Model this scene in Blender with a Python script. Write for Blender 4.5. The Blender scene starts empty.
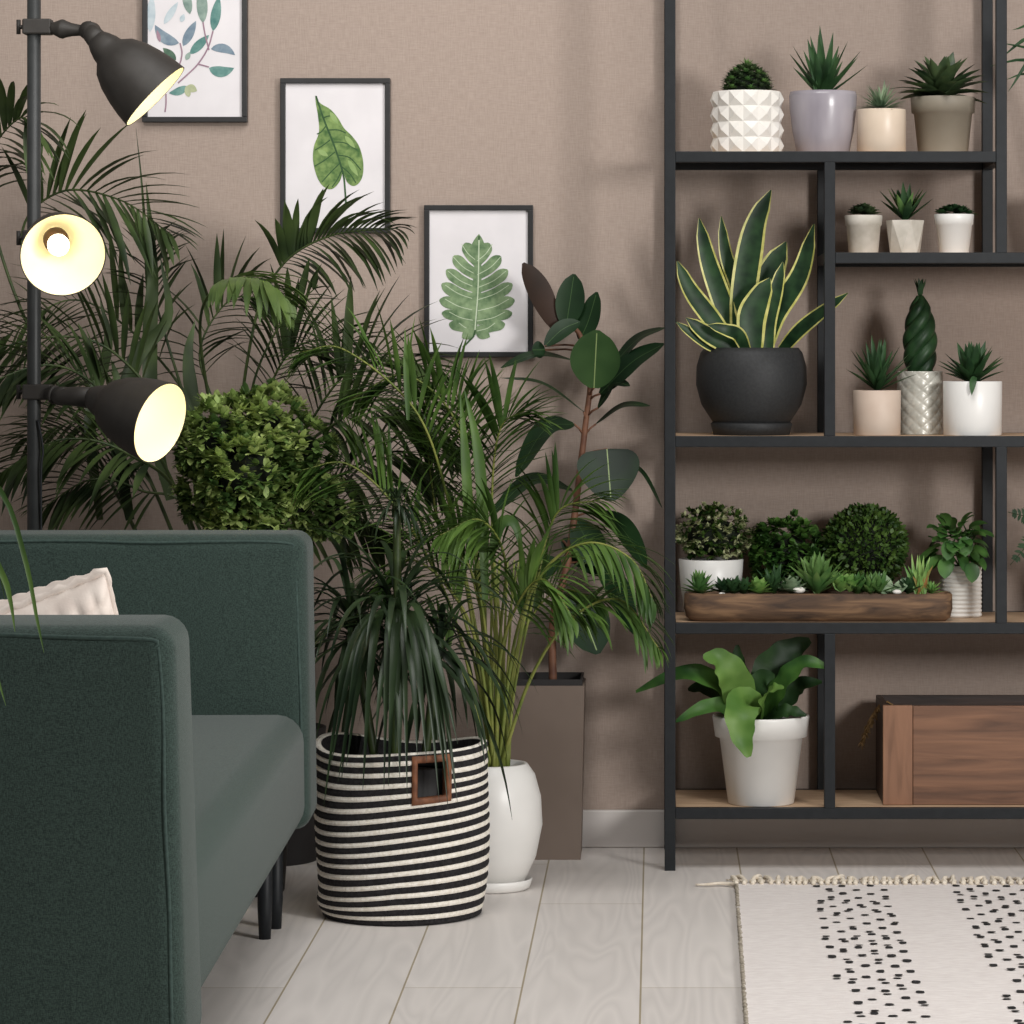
import bpy, bmesh, math, random
from mathutils import Vector, Matrix, Quaternion, noise as mnoise
col = bpy.context.scene.collection
PI = math.pi
F = 3500.0; VX = 656.0; VY = 350.0; CH = 1.0
WALL = 7.04

def P(px, py, Y):
    """world point seen at photo position (px,py) at distance Y from the camera plane"""
    return Vector(((px-VX)*Y/F, Y, CH-(py-VY)*Y/F))
def V(*a): return Vector(a)
def lin(c):
    return tuple(((x/255)/12.92 if x/255 <= .04045 else ((x/255+.055)/1.055)**2.4) for x in c)+(1,)

# ------------------------------------------------------------------ materials
def mat(name, c1, c2=None, scale=40, rough=.6, bump=0, bscale=None, spec=.4, stretch=(1,1,1), detail=3, metal=0, emit=None, estr=0, trans=0, coat=0, lo=.35, hi=.65):
    m = bpy.data.materials.new(name); m.use_nodes = True
    nt = m.node_tree; n = nt.nodes; l = nt.links
    b = n['Principled BSDF']
    b.inputs['Roughness'].default_value = rough
    b.inputs['Specular IOR Level'].default_value = spec
    b.inputs['Metallic'].default_value = metal
    if coat: b.inputs['Coat Weight'].default_value = coat; b.inputs['Coat Roughness'].default_value = .15
    tc = n.new('ShaderNodeTexCoord'); mp = n.new('ShaderNodeMapping')
    mp.inputs['Scale'].default_value = stretch
    l.new(tc.outputs['Object'], mp.inputs['Vector'])
    nz = n.new('ShaderNodeTexNoise'); nz.inputs['Scale'].default_value = scale; nz.inputs['Detail'].default_value = detail
    l.new(mp.outputs['Vector'], nz.inputs['Vector'])
    cr = n.new('ShaderNodeValToRGB')
    cr.color_ramp.elements[0].position = lo; cr.color_ramp.elements[1].position = hi
    cr.color_ramp.elements[0].color = lin(c1); cr.color_ramp.elements[1].color = lin(c2 or c1)
    l.new(nz.outputs['Fac'], cr.inputs['Fac'])
    l.new(cr.outputs['Color'], b.inputs['Base Color'])
    if bump:
        n2 = n.new('ShaderNodeTexNoise'); n2.inputs['Scale'].default_value = bscale or scale*3
        l.new(mp.outputs['Vector'], n2.inputs['Vector'])
        bp = n.new('ShaderNodeBump'); bp.inputs['Strength'].default_value = bump; bp.inputs['Distance'].default_value = .002
        l.new(n2.outputs['Fac'], bp.inputs['Height']); l.new(bp.outputs['Normal'], b.inputs['Normal'])
    if emit:
        b.inputs['Emission Color'].default_value = lin(emit); b.inputs['Emission Strength'].default_value = estr
    if trans:
        out = n['Material Output']
        tr = n.new('ShaderNodeBsdfTranslucent'); l.new(cr.outputs['Color'], tr.inputs['Color'])
        mx = n.new('ShaderNodeMixShader'); mx.inputs['Fac'].default_value = trans
        l.new(b.outputs['BSDF'], mx.inputs[1]); l.new(tr.outputs['BSDF'], mx.inputs[2]); l.new(mx.outputs['Shader'], out.inputs['Surface'])
    return m

def leafmat(name, c1, c2, rough=.45, trans=.18, scale=9, spec=.4):
    return mat(name, c1, c2, scale=scale, rough=rough, trans=trans, spec=spec, detail=2)

M = {}
M['black_metal'] = mat('black_metal', (24,27,30), (29,32,35), rough=.5, scale=60, spec=.3)
M['board'] = mat('board', (176,146,118), (196,168,138), scale=14, stretch=(1,8,8), rough=.55)
M['kentia'] = leafmat('kentia', (36,50,28), (74,92,50), spec=.3)
M['kentia_light'] = leafmat('kentia_light', (66,88,42), (104,126,66), spec=.3)
M['areca'] = leafmat('areca', (50,78,34), (96,126,58), spec=.3)
M['areca_stem'] = mat('areca_stem', (96,112,48), (136,140,70), scale=20, rough=.5)
M['palm_stem'] = mat('palm_stem', (44,60,32), (74,88,46), scale=20, rough=.5)
M['dracaena'] = leafmat('dracaena', (26,40,25), (54,72,44), rough=.38, spec=.35)
M['trunk'] = mat('trunk', (84,66,48), (116,94,70), scale=60, stretch=(1,1,.3), rough=.8, bump=.5)
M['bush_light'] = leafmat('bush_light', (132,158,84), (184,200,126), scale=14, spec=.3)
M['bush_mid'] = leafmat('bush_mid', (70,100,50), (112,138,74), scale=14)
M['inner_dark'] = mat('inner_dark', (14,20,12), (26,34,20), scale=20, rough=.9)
M['rubber'] = leafmat('rubber', (17,36,20), (32,56,30), rough=.38, trans=.03, spec=.16)
M['rubber_bright'] = leafmat('rubber_bright', (50,76,42), (70,98,56), rough=.35, trans=.12, spec=.3)
M['rubber_brown'] = leafmat('rubber_brown', (42,32,26), (58,42,34), rough=.5, trans=.04, spec=.2)
M['rubber_stem'] = mat('rubber_stem', (92,60,46), (122,84,62), scale=40, rough=.6)
M['vein'] = mat('vein', (126,146,92), (140,158,106), scale=30, rough=.5)
M['snake'] = leafmat('snake', (20,42,24), (42,70,40), rough=.42, trans=.03, scale=30, spec=.25)
M['snake_edge'] = mat('snake_edge', (170,170,84), (206,200,124), scale=60, rough=.4)
M['aloe'] = leafmat('aloe', (32,58,34), (60,92,54), rough=.45, trans=.05, scale=18, spec=.25)
M['aloe_light'] = leafmat('aloe_light', (72,112,58), (118,152,84), rough=.45, trans=.1, scale=18)
M['succ_dark'] = leafmat('succ_dark', (40,60,38), (78,96,60), rough=.45, trans=.05, scale=30)
M['succ_grey'] = leafmat('succ_grey', (100,126,98), (146,166,132), rough=.6, trans=.05, scale=30)
M['succ_lime'] = leafmat('succ_lime', (92,140,66), (142,176,96), rough=.45, trans=.1, scale=30)
M['red_tip'] = leafmat('red_tip', (120,130,60), (170,110,70), rough=.5, trans=.1, scale=30)
M['box_leaf'] = leafmat('box_leaf', (42,70,30), (90,118,52), scale=40, spec=.3)
M['parsley'] = leafmat('parsley', (50,88,38), (96,136,62), scale=30)
M['flower_leaf'] = leafmat('flower_leaf', (168,178,128), (212,214,172), scale=40)
M['peper'] = leafmat('peper', (48,86,38), (82,122,58), rough=.4, scale=25)
M['fern'] = leafmat('fern', (38,74,32), (76,116,50), rough=.45, trans=.15, scale=16, spec=.3)
M['fern_light'] = leafmat('fern_light', (82,120,52), (116,150,74), rough=.45, trans=.2, scale=16, spec=.3)
M['fern_dark'] = leafmat('fern_dark', (28,52,26), (46,74,36), rough=.5, trans=.06, scale=16, spec=.25)
M['soil'] = mat('soil', (30,24,20), (52,42,34), scale=90, rough=.95, bump=.8)
M['white_ceramic'] = mat('white_ceramic', (226,224,220), (234,232,228), scale=8, rough=.35, spec=.45)
M['white_matte'] = mat('white_matte', (224,220,212), (232,228,222), scale=14, rough=.6, bump=.1)
M['lilac'] = mat('lilac', (138,132,140), (166,160,166), scale=14, stretch=(1,1,.3), rough=.25, spec=.5, bump=.15, bscale=50)
M['beige_ceramic'] = mat('beige_ceramic', (212,194,174), (220,202,182), scale=14, rough=.35)
M['pink_beige'] = mat('pink_beige', (196,176,160), (206,188,172), scale=14, rough=.5)
M['taupe_pot'] = mat('taupe_pot', (134,126,112), (146,138,124), scale=10, rough=.55)
M['stone_pot'] = mat('stone_pot', (186,180,168), (206,200,190), scale=30, rough=.7, bump=.2)
M['silver_pot'] = mat('silver_pot', (168,166,156), (196,194,184), scale=30, rough=.3, metal=.1, spec=.5)
M['black_pot'] = mat('black_pot', (38,39,40), (46,47,48), scale=200, rough=.6, spec=.35)
M['planter_taupe'] = mat('planter_taupe', (108,94,84), (116,102,92), scale=6, rough=.6)
M['dark_planter'] = mat('dark_planter', (30,28,28), (36,34,34), scale=10, rough=.6)
M['wicker_white'] = mat('wicker_white', (232,224,210), (250,244,234), scale=160, rough=.95, bump=.8, bscale=300)
M['wicker_black'] = mat('wicker_black', (24,22,24), (42,40,42), scale=160, rough=.95, bump=.8, bscale=300)
M['leather'] = mat('leather', (104,64,42), (134,86,58), scale=60, rough=.6, bump=.2)
M['cushion'] = mat('cushion', (218,204,194), (230,218,208), scale=40, rough=.95, bump=.1, bscale=300)
M['lamp_metal'] = mat('lamp_metal', (46,43,40), (52,49,46), scale=40, rough=.55, spec=.35)
M['pole_metal'] = mat('pole_metal', (44,46,46), (50,52,52), scale=40, rough=.45)
M['shade_inner'] = mat('shade_inner', (222,214,180), (230,222,190), scale=4, rough=.5, emit=(255,238,180), estr=.42)  # slight emission stands in for bulb light on the shade's inner face
M['bulb'] = mat('bulb', (255,250,235), (255,250,235), rough=.4, emit=(255,244,214), estr=6)
M['socket'] = mat('socket', (58,36,20), (84,54,30), rough=.5)
M['rug'] = mat('rug', (224,216,212), (238,232,228), scale=50, stretch=(1,6,1), rough=.98, bump=.8, bscale=160)
M['rug_mark'] = mat('rug_mark', (26,26,28), (44,42,42), scale=100, rough=.98)
M['rug_edge'] = mat('rug_edge', (120,112,98), (190,180,164), scale=150, rough=.98)
M['fringe'] = mat('fringe', (212,200,182), (232,222,206), scale=120, rough=.98, bump=.5)
M['frame_black'] = mat('frame_black', (24,24,25), (30,30,31), scale=40, rough=.45)
M['paper'] = mat('paper', (214,210,212), (222,218,220), scale=12, rough=.7)
M['baseboard'] = mat('baseboard', (196,190,186), (202,196,192), scale=5, rough=.5)
M['dried'] = mat('dried', (120,92,56), (160,128,84), scale=60, rough=.9)

def woodmat(name, c1, c2, c3, scale, rough=.5, stretch=(1,12,12)):
    m = bpy.data.materials.new(name); m.use_nodes = True
    nt = m.node_tree; n = nt.nodes; l = nt.links; b = n['Principled BSDF']; b.inputs['Roughness'].default_value = rough
    tc = n.new('ShaderNodeTexCoord'); mp = n.new('ShaderNodeMapping'); mp.inputs['Scale'].default_value = stretch
    l.new(tc.outputs['Object'], mp.inputs['Vector'])
    nz = n.new('ShaderNodeTexNoise'); nz.inputs['Scale'].default_value = scale; nz.inputs['Detail'].default_value = 6; nz.inputs['Distortion'].default_value = .8
    l.new(mp.outputs['Vector'], nz.inputs['Vector'])
    cr = n.new('ShaderNodeValToRGB'); e = cr.color_ramp.elements
    e[0].position = .32; e[0].color = lin(c1); e[1].position = .68; e[1].color = lin(c3)
    x = e.new(.5); x.color = lin(c2)
    l.new(nz.outputs['Fac'], cr.inputs['Fac']); l.new(cr.outputs['Color'], b.inputs['Base Color'])
    bp = n.new('ShaderNodeBump'); bp.inputs['Strength'].default_value = .3; bp.inputs['Distance'].default_value = .002
    l.new(nz.outputs['Fac'], bp.inputs['Height']); l.new(bp.outputs['Normal'], b.inputs['Normal'])
    return m
M['crate'] = woodmat('crate', (84,57,41), (112,78,57), (134,95,70), 3.5, stretch=(1,1,14))
M['crate_side'] = woodmat('crate_side', (112,78,56), (132,94,70), (144,104,78), 5, stretch=(9,9,1))
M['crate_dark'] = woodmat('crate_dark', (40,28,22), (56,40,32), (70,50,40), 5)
M['tray'] = woodmat('tray', (58,42,30), (92,68,48), (128,98,70), 9, rough=.75, stretch=(1,5,7))

def fabric():
    m = bpy.data.materials.new('sofa_fabric'); m.use_nodes = True
    nt = m.node_tree; n = nt.nodes; l = nt.links; b = n['Principled BSDF']
    b.inputs['Roughness'].default_value = .95; b.inputs['Specular IOR Level'].default_value = .15
    b.inputs['Sheen Weight'].default_value = .15
    tc = n.new('ShaderNodeTexCoord')
    facs = []
    for st in ((260,260,1100),(1100,1100,260)):
        mp = n.new('ShaderNodeMapping'); mp.inputs['Scale'].default_value = st
        l.new(tc.outputs['Object'], mp.inputs['Vector'])
        z = n.new('ShaderNodeTexNoise'); z.inputs['Scale'].default_value = 1; z.inputs['Detail'].default_value = 2
        l.new(mp.outputs['Vector'], z.inputs['Vector']); facs.append(z.outputs['Fac'])
    mx = n.new('ShaderNodeMath'); mx.operation = 'ADD'; l.new(facs[0], mx.inputs[0]); l.new(facs[1], mx.inputs[1])
    ml = n.new('ShaderNodeMath'); ml.operation = 'MULTIPLY'; ml.inputs[1].default_value = .5; l.new(mx.outputs[0], ml.inputs[0])
    cr = n.new('ShaderNodeValToRGB'); e = cr.color_ramp.elements
    e[0].position = .38; e[0].color = lin((38,50,46)); e[1].position = .62; e[1].color = lin((63,79,73))
    l.new(ml.outputs[0], cr.inputs['Fac']); l.new(cr.outputs['Color'], b.inputs['Base Color'])
    bp = n.new('ShaderNodeBump'); bp.inputs['Strength'].default_value = .5; bp.inputs['Distance'].default_value = .0015
    l.new(ml.outputs[0], bp.inputs['Height']); l.new(bp.outputs['Normal'], b.inputs['Normal'])
    return m
M['sofa'] = fabric()
M['sofa_seam'] = mat('sofa_seam', (50,66,62), (62,80,74), scale=200, rough=.9)

def wallmat():
    m = bpy.data.materials.new('wallpaper'); m.use_nodes = True
    nt = m.node_tree; n = nt.nodes; l = nt.links; b = n['Principled BSDF']
    b.inputs['Roughness'].default_value = .75; b.inputs['Specular IOR Level'].default_value = .25
    tc = n.new('ShaderNodeTexCoord')
    f = []
    for st in ((420,1,40),(50,1,420)):
        mp = n.new('ShaderNodeMapping'); mp.inputs['Scale'].default_value = st
        l.new(tc.outputs['Object'], mp.inputs['Vector'])
        z = n.new('ShaderNodeTexNoise'); z.inputs['Scale'].default_value = 1; z.inputs['Detail'].default_value = 2
        l.new(mp.outputs['Vector'], z.inputs['Vector']); f.append(z.outputs['Fac'])
    mx = n.new('ShaderNodeMath'); mx.operation = 'ADD'; l.new(f[0], mx.inputs[0]); l.new(f[1], mx.inputs[1])
    ml = n.new('ShaderNodeMath'); ml.operation = 'MULTIPLY'; ml.inputs[1].default_value = .5; l.new(mx.outputs[0], ml.inputs[0])
    cr = n.new('ShaderNodeValToRGB'); e = cr.color_ramp.elements
    e[0].position = .35; e[0].color = lin((152,136,126)); e[1].position = .65; e[1].color = lin((166,150,139))
    l.new(ml.outputs[0], cr.inputs['Fac']); l.new(cr.outputs['Color'], b.inputs['Base Color'])
    bp = n.new('ShaderNodeBump'); bp.inputs['Strength'].default_value = .55; bp.inputs['Distance'].default_value = .0015
    l.new(ml.outputs[0], bp.inputs['Height']); l.new(bp.outputs['Normal'], b.inputs['Normal'])
    return m
def floormat():
    m = bpy.data.materials.new('floor_planks'); m.use_nodes = True
    nt = m.node_tree; n = nt.nodes; l = nt.links; b = n['Principled BSDF']
    b.inputs['Roughness'].default_value = .5; b.inputs['Specular IOR Level'].default_value = .3
    tc = n.new('ShaderNodeTexCoord')
    mp = n.new('ShaderNodeMapping'); mp.inputs['Rotation'].default_value = (0,0,PI/2)
    mp.inputs['Location'].default_value = (-.28, .024+.186*20, 0)
    l.new(tc.outputs['Object'], mp.inputs['Vector'])
    br = n.new('ShaderNodeTexBrick'); br.inputs['Scale'].default_value = 1
    br.inputs['Brick Width'].default_value = 1.32; br.inputs['Row Height'].default_value = .186
    br.inputs['Mortar Size'].default_value = .0016; br.inputs['Mortar Smooth'].default_value = .1; br.offset = .37
    br.inputs['Color1'].default_value = lin((208,202,197)); br.inputs['Color2'].default_value = lin((217,211,206)); br.inputs['Mortar'].default_value = lin((160,148,126))
    br.inputs['Bias'].default_value = 0
    l.new(mp.outputs['Vector'], br.inputs['Vector'])
    # grain: stretched rings
    mg = n.new('ShaderNodeMapping'); mg.inputs['Scale'].default_value = (1,.09,1)
    l.new(tc.outputs['Object'], mg.inputs['Vector'])
    nz = n.new('ShaderNodeTexNoise'); nz.inputs['Scale'].default_value = 9; nz.inputs['Detail'].default_value = 2; nz.inputs['Distortion'].default_value = .4
    l.new(mg.outputs['Vector'], nz.inputs['Vector'])
    mm = n.new('ShaderNodeMath'); mm.operation = 'MULTIPLY'; mm.inputs[1].default_value = 26; l.new(nz.outputs['Fac'], mm.inputs[0])
    fr = n.new('ShaderNodeMath'); fr.operation = 'PINGPONG'; fr.inputs[1].default_value = 1; l.new(mm.outputs[0], fr.inputs[0])
    mr = n.new('ShaderNodeMapRange'); mr.inputs['To Min'].default_value = .93; mr.inputs['To Max'].default_value = 1.03
    l.new(fr.outputs[0], mr.inputs['Value'])
    mix = n.new('ShaderNodeMix'); mix.data_type = 'RGBA'; mix.blend_type = 'MULTIPLY'; mix.inputs['Factor'].default_value = 1
    l.new(br.outputs['Color'], mix.inputs['A']); l.new(mr.outputs['Result'], mix.inputs['B'])
    l.new(mix.outputs['Result'], b.inputs['Base Color'])
    return m

# ------------------------------------------------------------------ mesh building
class MB:
    def __init__(s): s.v = []; s.f = []; s.m = []
    def add(s, vs, fs, m=0):
        o = len(s.v); s.v.extend(vs)
        for f in fs: s.f.append(tuple(i+o for i in f)); s.m.append(m)
    def build(s, name, mats, parent=None, smooth=True, ymax=None, ymin=None):
        mats = mats if isinstance(mats, (list,tuple)) else [mats]
        off = Vector((0,0,0)); p = parent
        while p is not None: off += p.location; p = p.parent
        vs = []
        for v in s.v:
            y = v[1]
            if ymax is not None and y > ymax: y = ymax - .002*math.tanh((y-ymax)*20)
            if ymin is not None and y < ymin: y = ymin + .002*math.tanh((ymin-y)*20)
            vs.append((v[0]-off.x, y-off.y, v[2]-off.z))
        me = bpy.data.meshes.new(name); me.from_pydata(vs, [], s.f)
        for x in mats: me.materials.append(M[x] if isinstance(x,str) else x)
        me.polygons.foreach_set('material_index', s.m)
        me.polygons.foreach_set('use_smooth', [smooth]*len(s.f)); me.update()
        o = bpy.data.objects.new(name, me); col.objects.link(o)
        if parent is not None: o.parent = parent
        return o

def cr_spline(pts, n):
    out = []; k = len(pts)-1
    for i in range(n+1):
        t = i/n*k; j = min(int(t), k-1); u = t-j
        p1 = pts[j]; p2 = pts[j+1]; p0 = pts[j-1] if j > 0 else p1*2-p2; p3 = pts[j+2] if j+2 <= k else p2*2-p1
        out.append(.5*((2*p1)+(p2-p0)*u+(2*p0-5*p1+4*p2-p3)*u*u+(3*p1-p0-3*p2+p3)*u**3))
    return out
def tangents(pts):
    n = len(pts); return [((pts[min(i+1,n-1)]-pts[max(i-1,0)]) if n > 1 else V(0,0,1)).normalized() for i in range(n)]

def ribbon(B, pts, w, N, fold=.2, m=0, margin=None, mm=0, mid=None):
    """leaf blade along pts, w(t) half width; N = direction the blade faces; optional margin band"""
    n = len(pts); T = tangents(pts); vs = []; fs = []; ms = []
    cols = 3 if margin is None else 5
    for i, p in enumerate(pts):
        t = i/(n-1); s = T[i].cross(N)
        if s.length < 1e-4: s = T[i].cross(V(.3,.5,.8))
        s.normalize(); nn = s.cross(T[i]); h = max(w(t), .0002)
        if cols == 3: row = (-1,0,1)
        else: row = (-1,-1+margin,0,1-margin,1)
        for a in row: vs.append(p+s*h*a+nn*(abs(a)*fold*h))
    o = len(B.v); B.v.extend(vs)
    for i in range(n-1):
        for c in range(cols-1):
            a = o+i*cols+c; B.f.append((a, a+1, a+1+cols, a+cols))
            B.m.append(mm if (margin is not None and c in (0,cols-2)) else m)

def lance(w): return lambda t: w*(math.sin(PI*min(1,(t*.92+.08)))**.8)*(1-.25*t)
def strap(w): return lambda t: w*min(1, .55+t*2)*min(1, ((1-t)*2.2))**.8
def oval(w): return lambda t: w*max(0,math.sin(PI*t**.9))**.62
def wedge(w): return lambda t: w*(1-t)**.8

def grow(B, base, d, L, hw, droop=0, segs=5, prof=lance, m=0, fold=.25, N=None, **k):
    d = d.normalized(); p = base.copy(); pts = [p.copy()]; st = L/segs
    for i in range(segs):
        d = (d+V(0,0,-1)*droop*st/L).normalized(); p = p+d*st; pts.append(p.copy())
    if N is None:
        N = V(0,0,1) - d*d.z
        if N.length < .15: N = V(random.uniform(-1,1), -1, .1)
    ribbon(B, pts, prof(hw), N, fold, m, **k)

def tube(B, pts, r, segs=7, m=0, caps=True):
    n = len(pts); T = tangents(pts); o = len(B.v)
    ref = V(0,0,1) if abs(T[0].z) < .9 else V(1,0,0)
    a = T[0].cross(ref).normalized()
    for i, p in enumerate(pts):
        a = (a-T[i]*a.dot(T[i])); a = a.normalized() if a.length > 1e-6 else T[i].orthogonal().normalized()
        b = T[i].cross(a); rr = r(i/(n-1)) if callable(r) else r
        for k in range(segs):
            an = 2*PI*k/segs; B.v.append(p+a*math.cos(an)*rr+b*math.sin(an)*rr)
    for i in range(n-1):
        for k in range(segs):
            q = o+i*segs+k; q2 = o+i*segs+(k+1)%segs
            B.f.append((q,q2,q2+segs,q+segs)); B.m.append(m)
    if caps:
        B.f.append(tuple(o+k for k in range(segs))[::-1]); B.m.append(m)
        B.f.append(tuple(o+(n-1)*segs+k for k in range(segs))); B.m.append(m)

def lathe(B, prof, c, segs=48, m=0, axis=None, mod=None, closed=False):
    """prof: (r,z) list; axis: direction of local z"""
    o = len(B.v); q = axis.to_track_quat('Z','Y').to_matrix() if axis is not None else None
    for j,(r,z) in enumerate(prof):
        for k in range(segs):
            a = 2*PI*k/segs; rr = r if mod is None else mod(r,z,a)
            v = V(math.cos(a)*rr, math.sin(a)*rr, z)
            if q is not None: v = q@v
            B.v.append(c+v)
    for j in range(len(prof)-1):
        for k in range(segs):
            a = o+j*segs+k; b = o+j*segs+(k+1)%segs
            B.f.append((a,b,b+segs,a+segs)); B.m.append(m)

def box(B, x0,x1,y0,y1,z0,z1, m=0, bev=0, segs=2, xf=None):
    bm = bmesh.new(); bmesh.ops.create_cube(bm, size=1)
    for v in bm.verts:
        v.co = V((x0+x1)/2+v.co.x*(x1-x0), (y0+y1)/2+v.co.y*(y1-y0), (z0+z1)/2+v.co.z*(z1-z0))
    if bev: bmesh.ops.bevel(bm, geom=list(bm.edges), offset=bev, segments=segs, affect='EDGES', profile=.5)
    bm.verts.index_update()
    vs = [v.co.copy() if xf is None else xf(v.co.copy()) for v in bm.verts]
    B.add(vs, [tuple(v.index for v in f.verts) for f in bm.faces], m); bm.free()

def thing(name, label, cat, loc, group=None):
    o = bpy.data.objects.new(name, None); col.objects.link(o); o.location = loc; o.empty_display_size = .05
    o['label'] = label; o['category'] = cat
    if group: o['group'] = group
    return o
def tag(o, label, cat, group=None, kind=None):
    o['label'] = label; o['category'] = cat
    if group: o['group'] = group
    if kind: o['kind'] = kind
    return o
def recentre(o, loc):
    loc = Vector(loc); o.data.transform(Matrix.Translation(-loc)); o.location = loc

# ------------------------------------------------------------------ the room
def structure(B, name, m, smooth=False):
    o = B.build(name, m, smooth=smooth); o['kind'] = 'structure'; return o
b = MB(); box(b, -3.2,3.2, WALL,WALL+.1, 0,2.7); structure(b, 'wall_back', wallmat())
b = MB(); box(b, -3.2,3.2, -1.0,WALL+.1, -.05,0); structure(b, 'floor', floormat())
b = MB(); box(b, -3.2,3.2, WALL-.014,WALL-.001, 0.0005,.076, bev=.003); structure(b, 'baseboard_back', M['baseboard'])

# ------------------------------------------------------------------ sofa
SO = V(-.592, 6.07, 0); TH = math.radians(1.25)
def sx(v):
    c, s = math.cos(TH), math.sin(TH)
    return V(SO.x + v.x*c - v.y*s, SO.y + v.x*s + v.y*c, v.z)
# local: x=0 front edge (x<0 towards the backrest), y=0 far end, y=-2.13 near end
L_S = 2.13; ARM = .185; DEP = .86; TOP = .69; BOT = .19
sofa = thing('sofa', 'dark green fabric sofa with straight arms and small black legs', 'sofa', SO)
def soft(v, amt=.004):
    n = mnoise.noise(v*6)*amt
    return v + V(n, n, n)
def rbox(x0,x1,y0,y1,z0,z1,r,name,mt='sofa',lean=0):
    bm = bmesh.new(); bmesh.ops.create_cube(bm, size=1)
    for v in bm.verts: v.co = V((x0+x1)/2+v.co.x*(x1-x0), (y0+y1)/2+v.co.y*(y1-y0), (z0+z1)/2+v.co.z*(z1-z0))
    bmesh.ops.bevel(bm, geom=list(bm.edges), offset=r, segments=5, affect='EDGES', profile=.5)
    B = MB(); bm.verts.index_update()
    vs = []
    for v in bm.verts:
        c = v.co.copy()
        if lean: c.x += lean*(z1-c.z)/(z1-z0)*(1 if c.x > (x0+x1)/2 else 0)
        vs.append(sx(soft(c)))
    B.add(vs, [tuple(v.index for v in f.verts) for f in bm.faces]); bm.free()
    return B.build(name, mt, sofa)
far = rbox(-DEP,0, -ARM,0, BOT,TOP, .028, 'armrest', lean=.006)
near = rbox(-DEP,.002, -L_S,-L_S+ARM, BOT,TOP, .028, 'armrest', lean=.014)
rbox(-DEP+.02,-.002, -L_S+ARM-.02,-ARM+.02, BOT,.388, .045, 'seat')
rbox(-DEP,-DEP+.2, -L_S+ARM-.02,-ARM+.02, BOT,TOP, .03, 'backrest')
for arm, y, x in ((near, -L_S+.004, -.014), (far, -ARM+.004, -.020)):
    B = MB()
    pts = [V(x+.014,y,BOT+.03), V(x+.008,y,.45), V(x,y,TOP-.045), V(x-.006,y,TOP-.028), V(x-.03,y,TOP-.014), V(x-.3,y,TOP-.012), V(-DEP+.03,y,TOP-.012)]
    tube(B, [sx(soft(p)) for p in cr_spline(pts, 40)], .0028, 6); B.build('piping', 'sofa_seam', arm)
for (x,y) in ((-.075,-.125),(0,0),(-.78,-.09),(-.075,-2.03),(-.78,-2.03)):
    if y == 0: x, y = -.066, -.018
    B = MB(); c = sx(V(x,y,0)); lathe(B, [(0.001,0),(.010,0),(.0125,.05),(.014,BOT+.01),(0.001,BOT+.01)], c, 16); B.build('leg', 'black_metal', sofa)

# cushion behind the near arm
def cushion():
    S = .148; N = 80
    rot = Matrix.Rotation(math.radians(22),3,'Z') @ Matrix.Rotation(math.radians(24),3,'X') @ Matrix.Rotation(math.radians(-20),3,'Y')
    c = P(104, 573, 4.42)-rot@V(S*.985,0,S*.985)
    root = thing('cushion', 'cream knitted throw cushion lying on the sofa behind its near arm', 'cushion', V(c.x,c.y,.39))
    B = MB()
    for side in (-1,1):
        vs = []
        for i in range(N+1):
            for j in range(N+1):
                u = i/N*2-1; w = j/N*2-1
                pinch = 1-.05*(1-u*u)*abs(w)**3-.0
                pw = 1-.05*(1-w*w)*abs(u)**3
                x = u*S*pw; z = w*S*pinch
                th = .075*(max(0,(1-u**4)*(1-w**4)))**.5
                th += .009*(abs(math.sin(u*19))*abs(math.sin(w*19))) * min(1, 8*(1-max(abs(u),abs(w))))
                vs.append(c + rot@V(x, side*th, z))
        fs = [(i*(N+1)+j, (i+1)*(N+1)+j, (i+1)*(N+1)+j+1, i*(N+1)+j+1) for i in range(N) for j in range(N)]
        B.add(vs, fs)
    B.build('cover', 'cushion', root)
    B = MB(); pts = []
    for k in range(4):
        for i in range(24):
            t = i/24*2-1; q = 1-.05*(1-t*t)
            u, w = [(t,-q),(q,t),(-t,q),(-q,-t)][k]
            pts.append(c+rot@V(u*S*1.0, 0, w*S*1.0) + V(0,0,.003*math.sin(i*2.6)))
    pts.append(pts[0]); tube(B, pts, lambda t: .006+.0015*math.sin(t*300), 6, caps=False); B.build('trim', 'cushion', root)
cushion()

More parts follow.
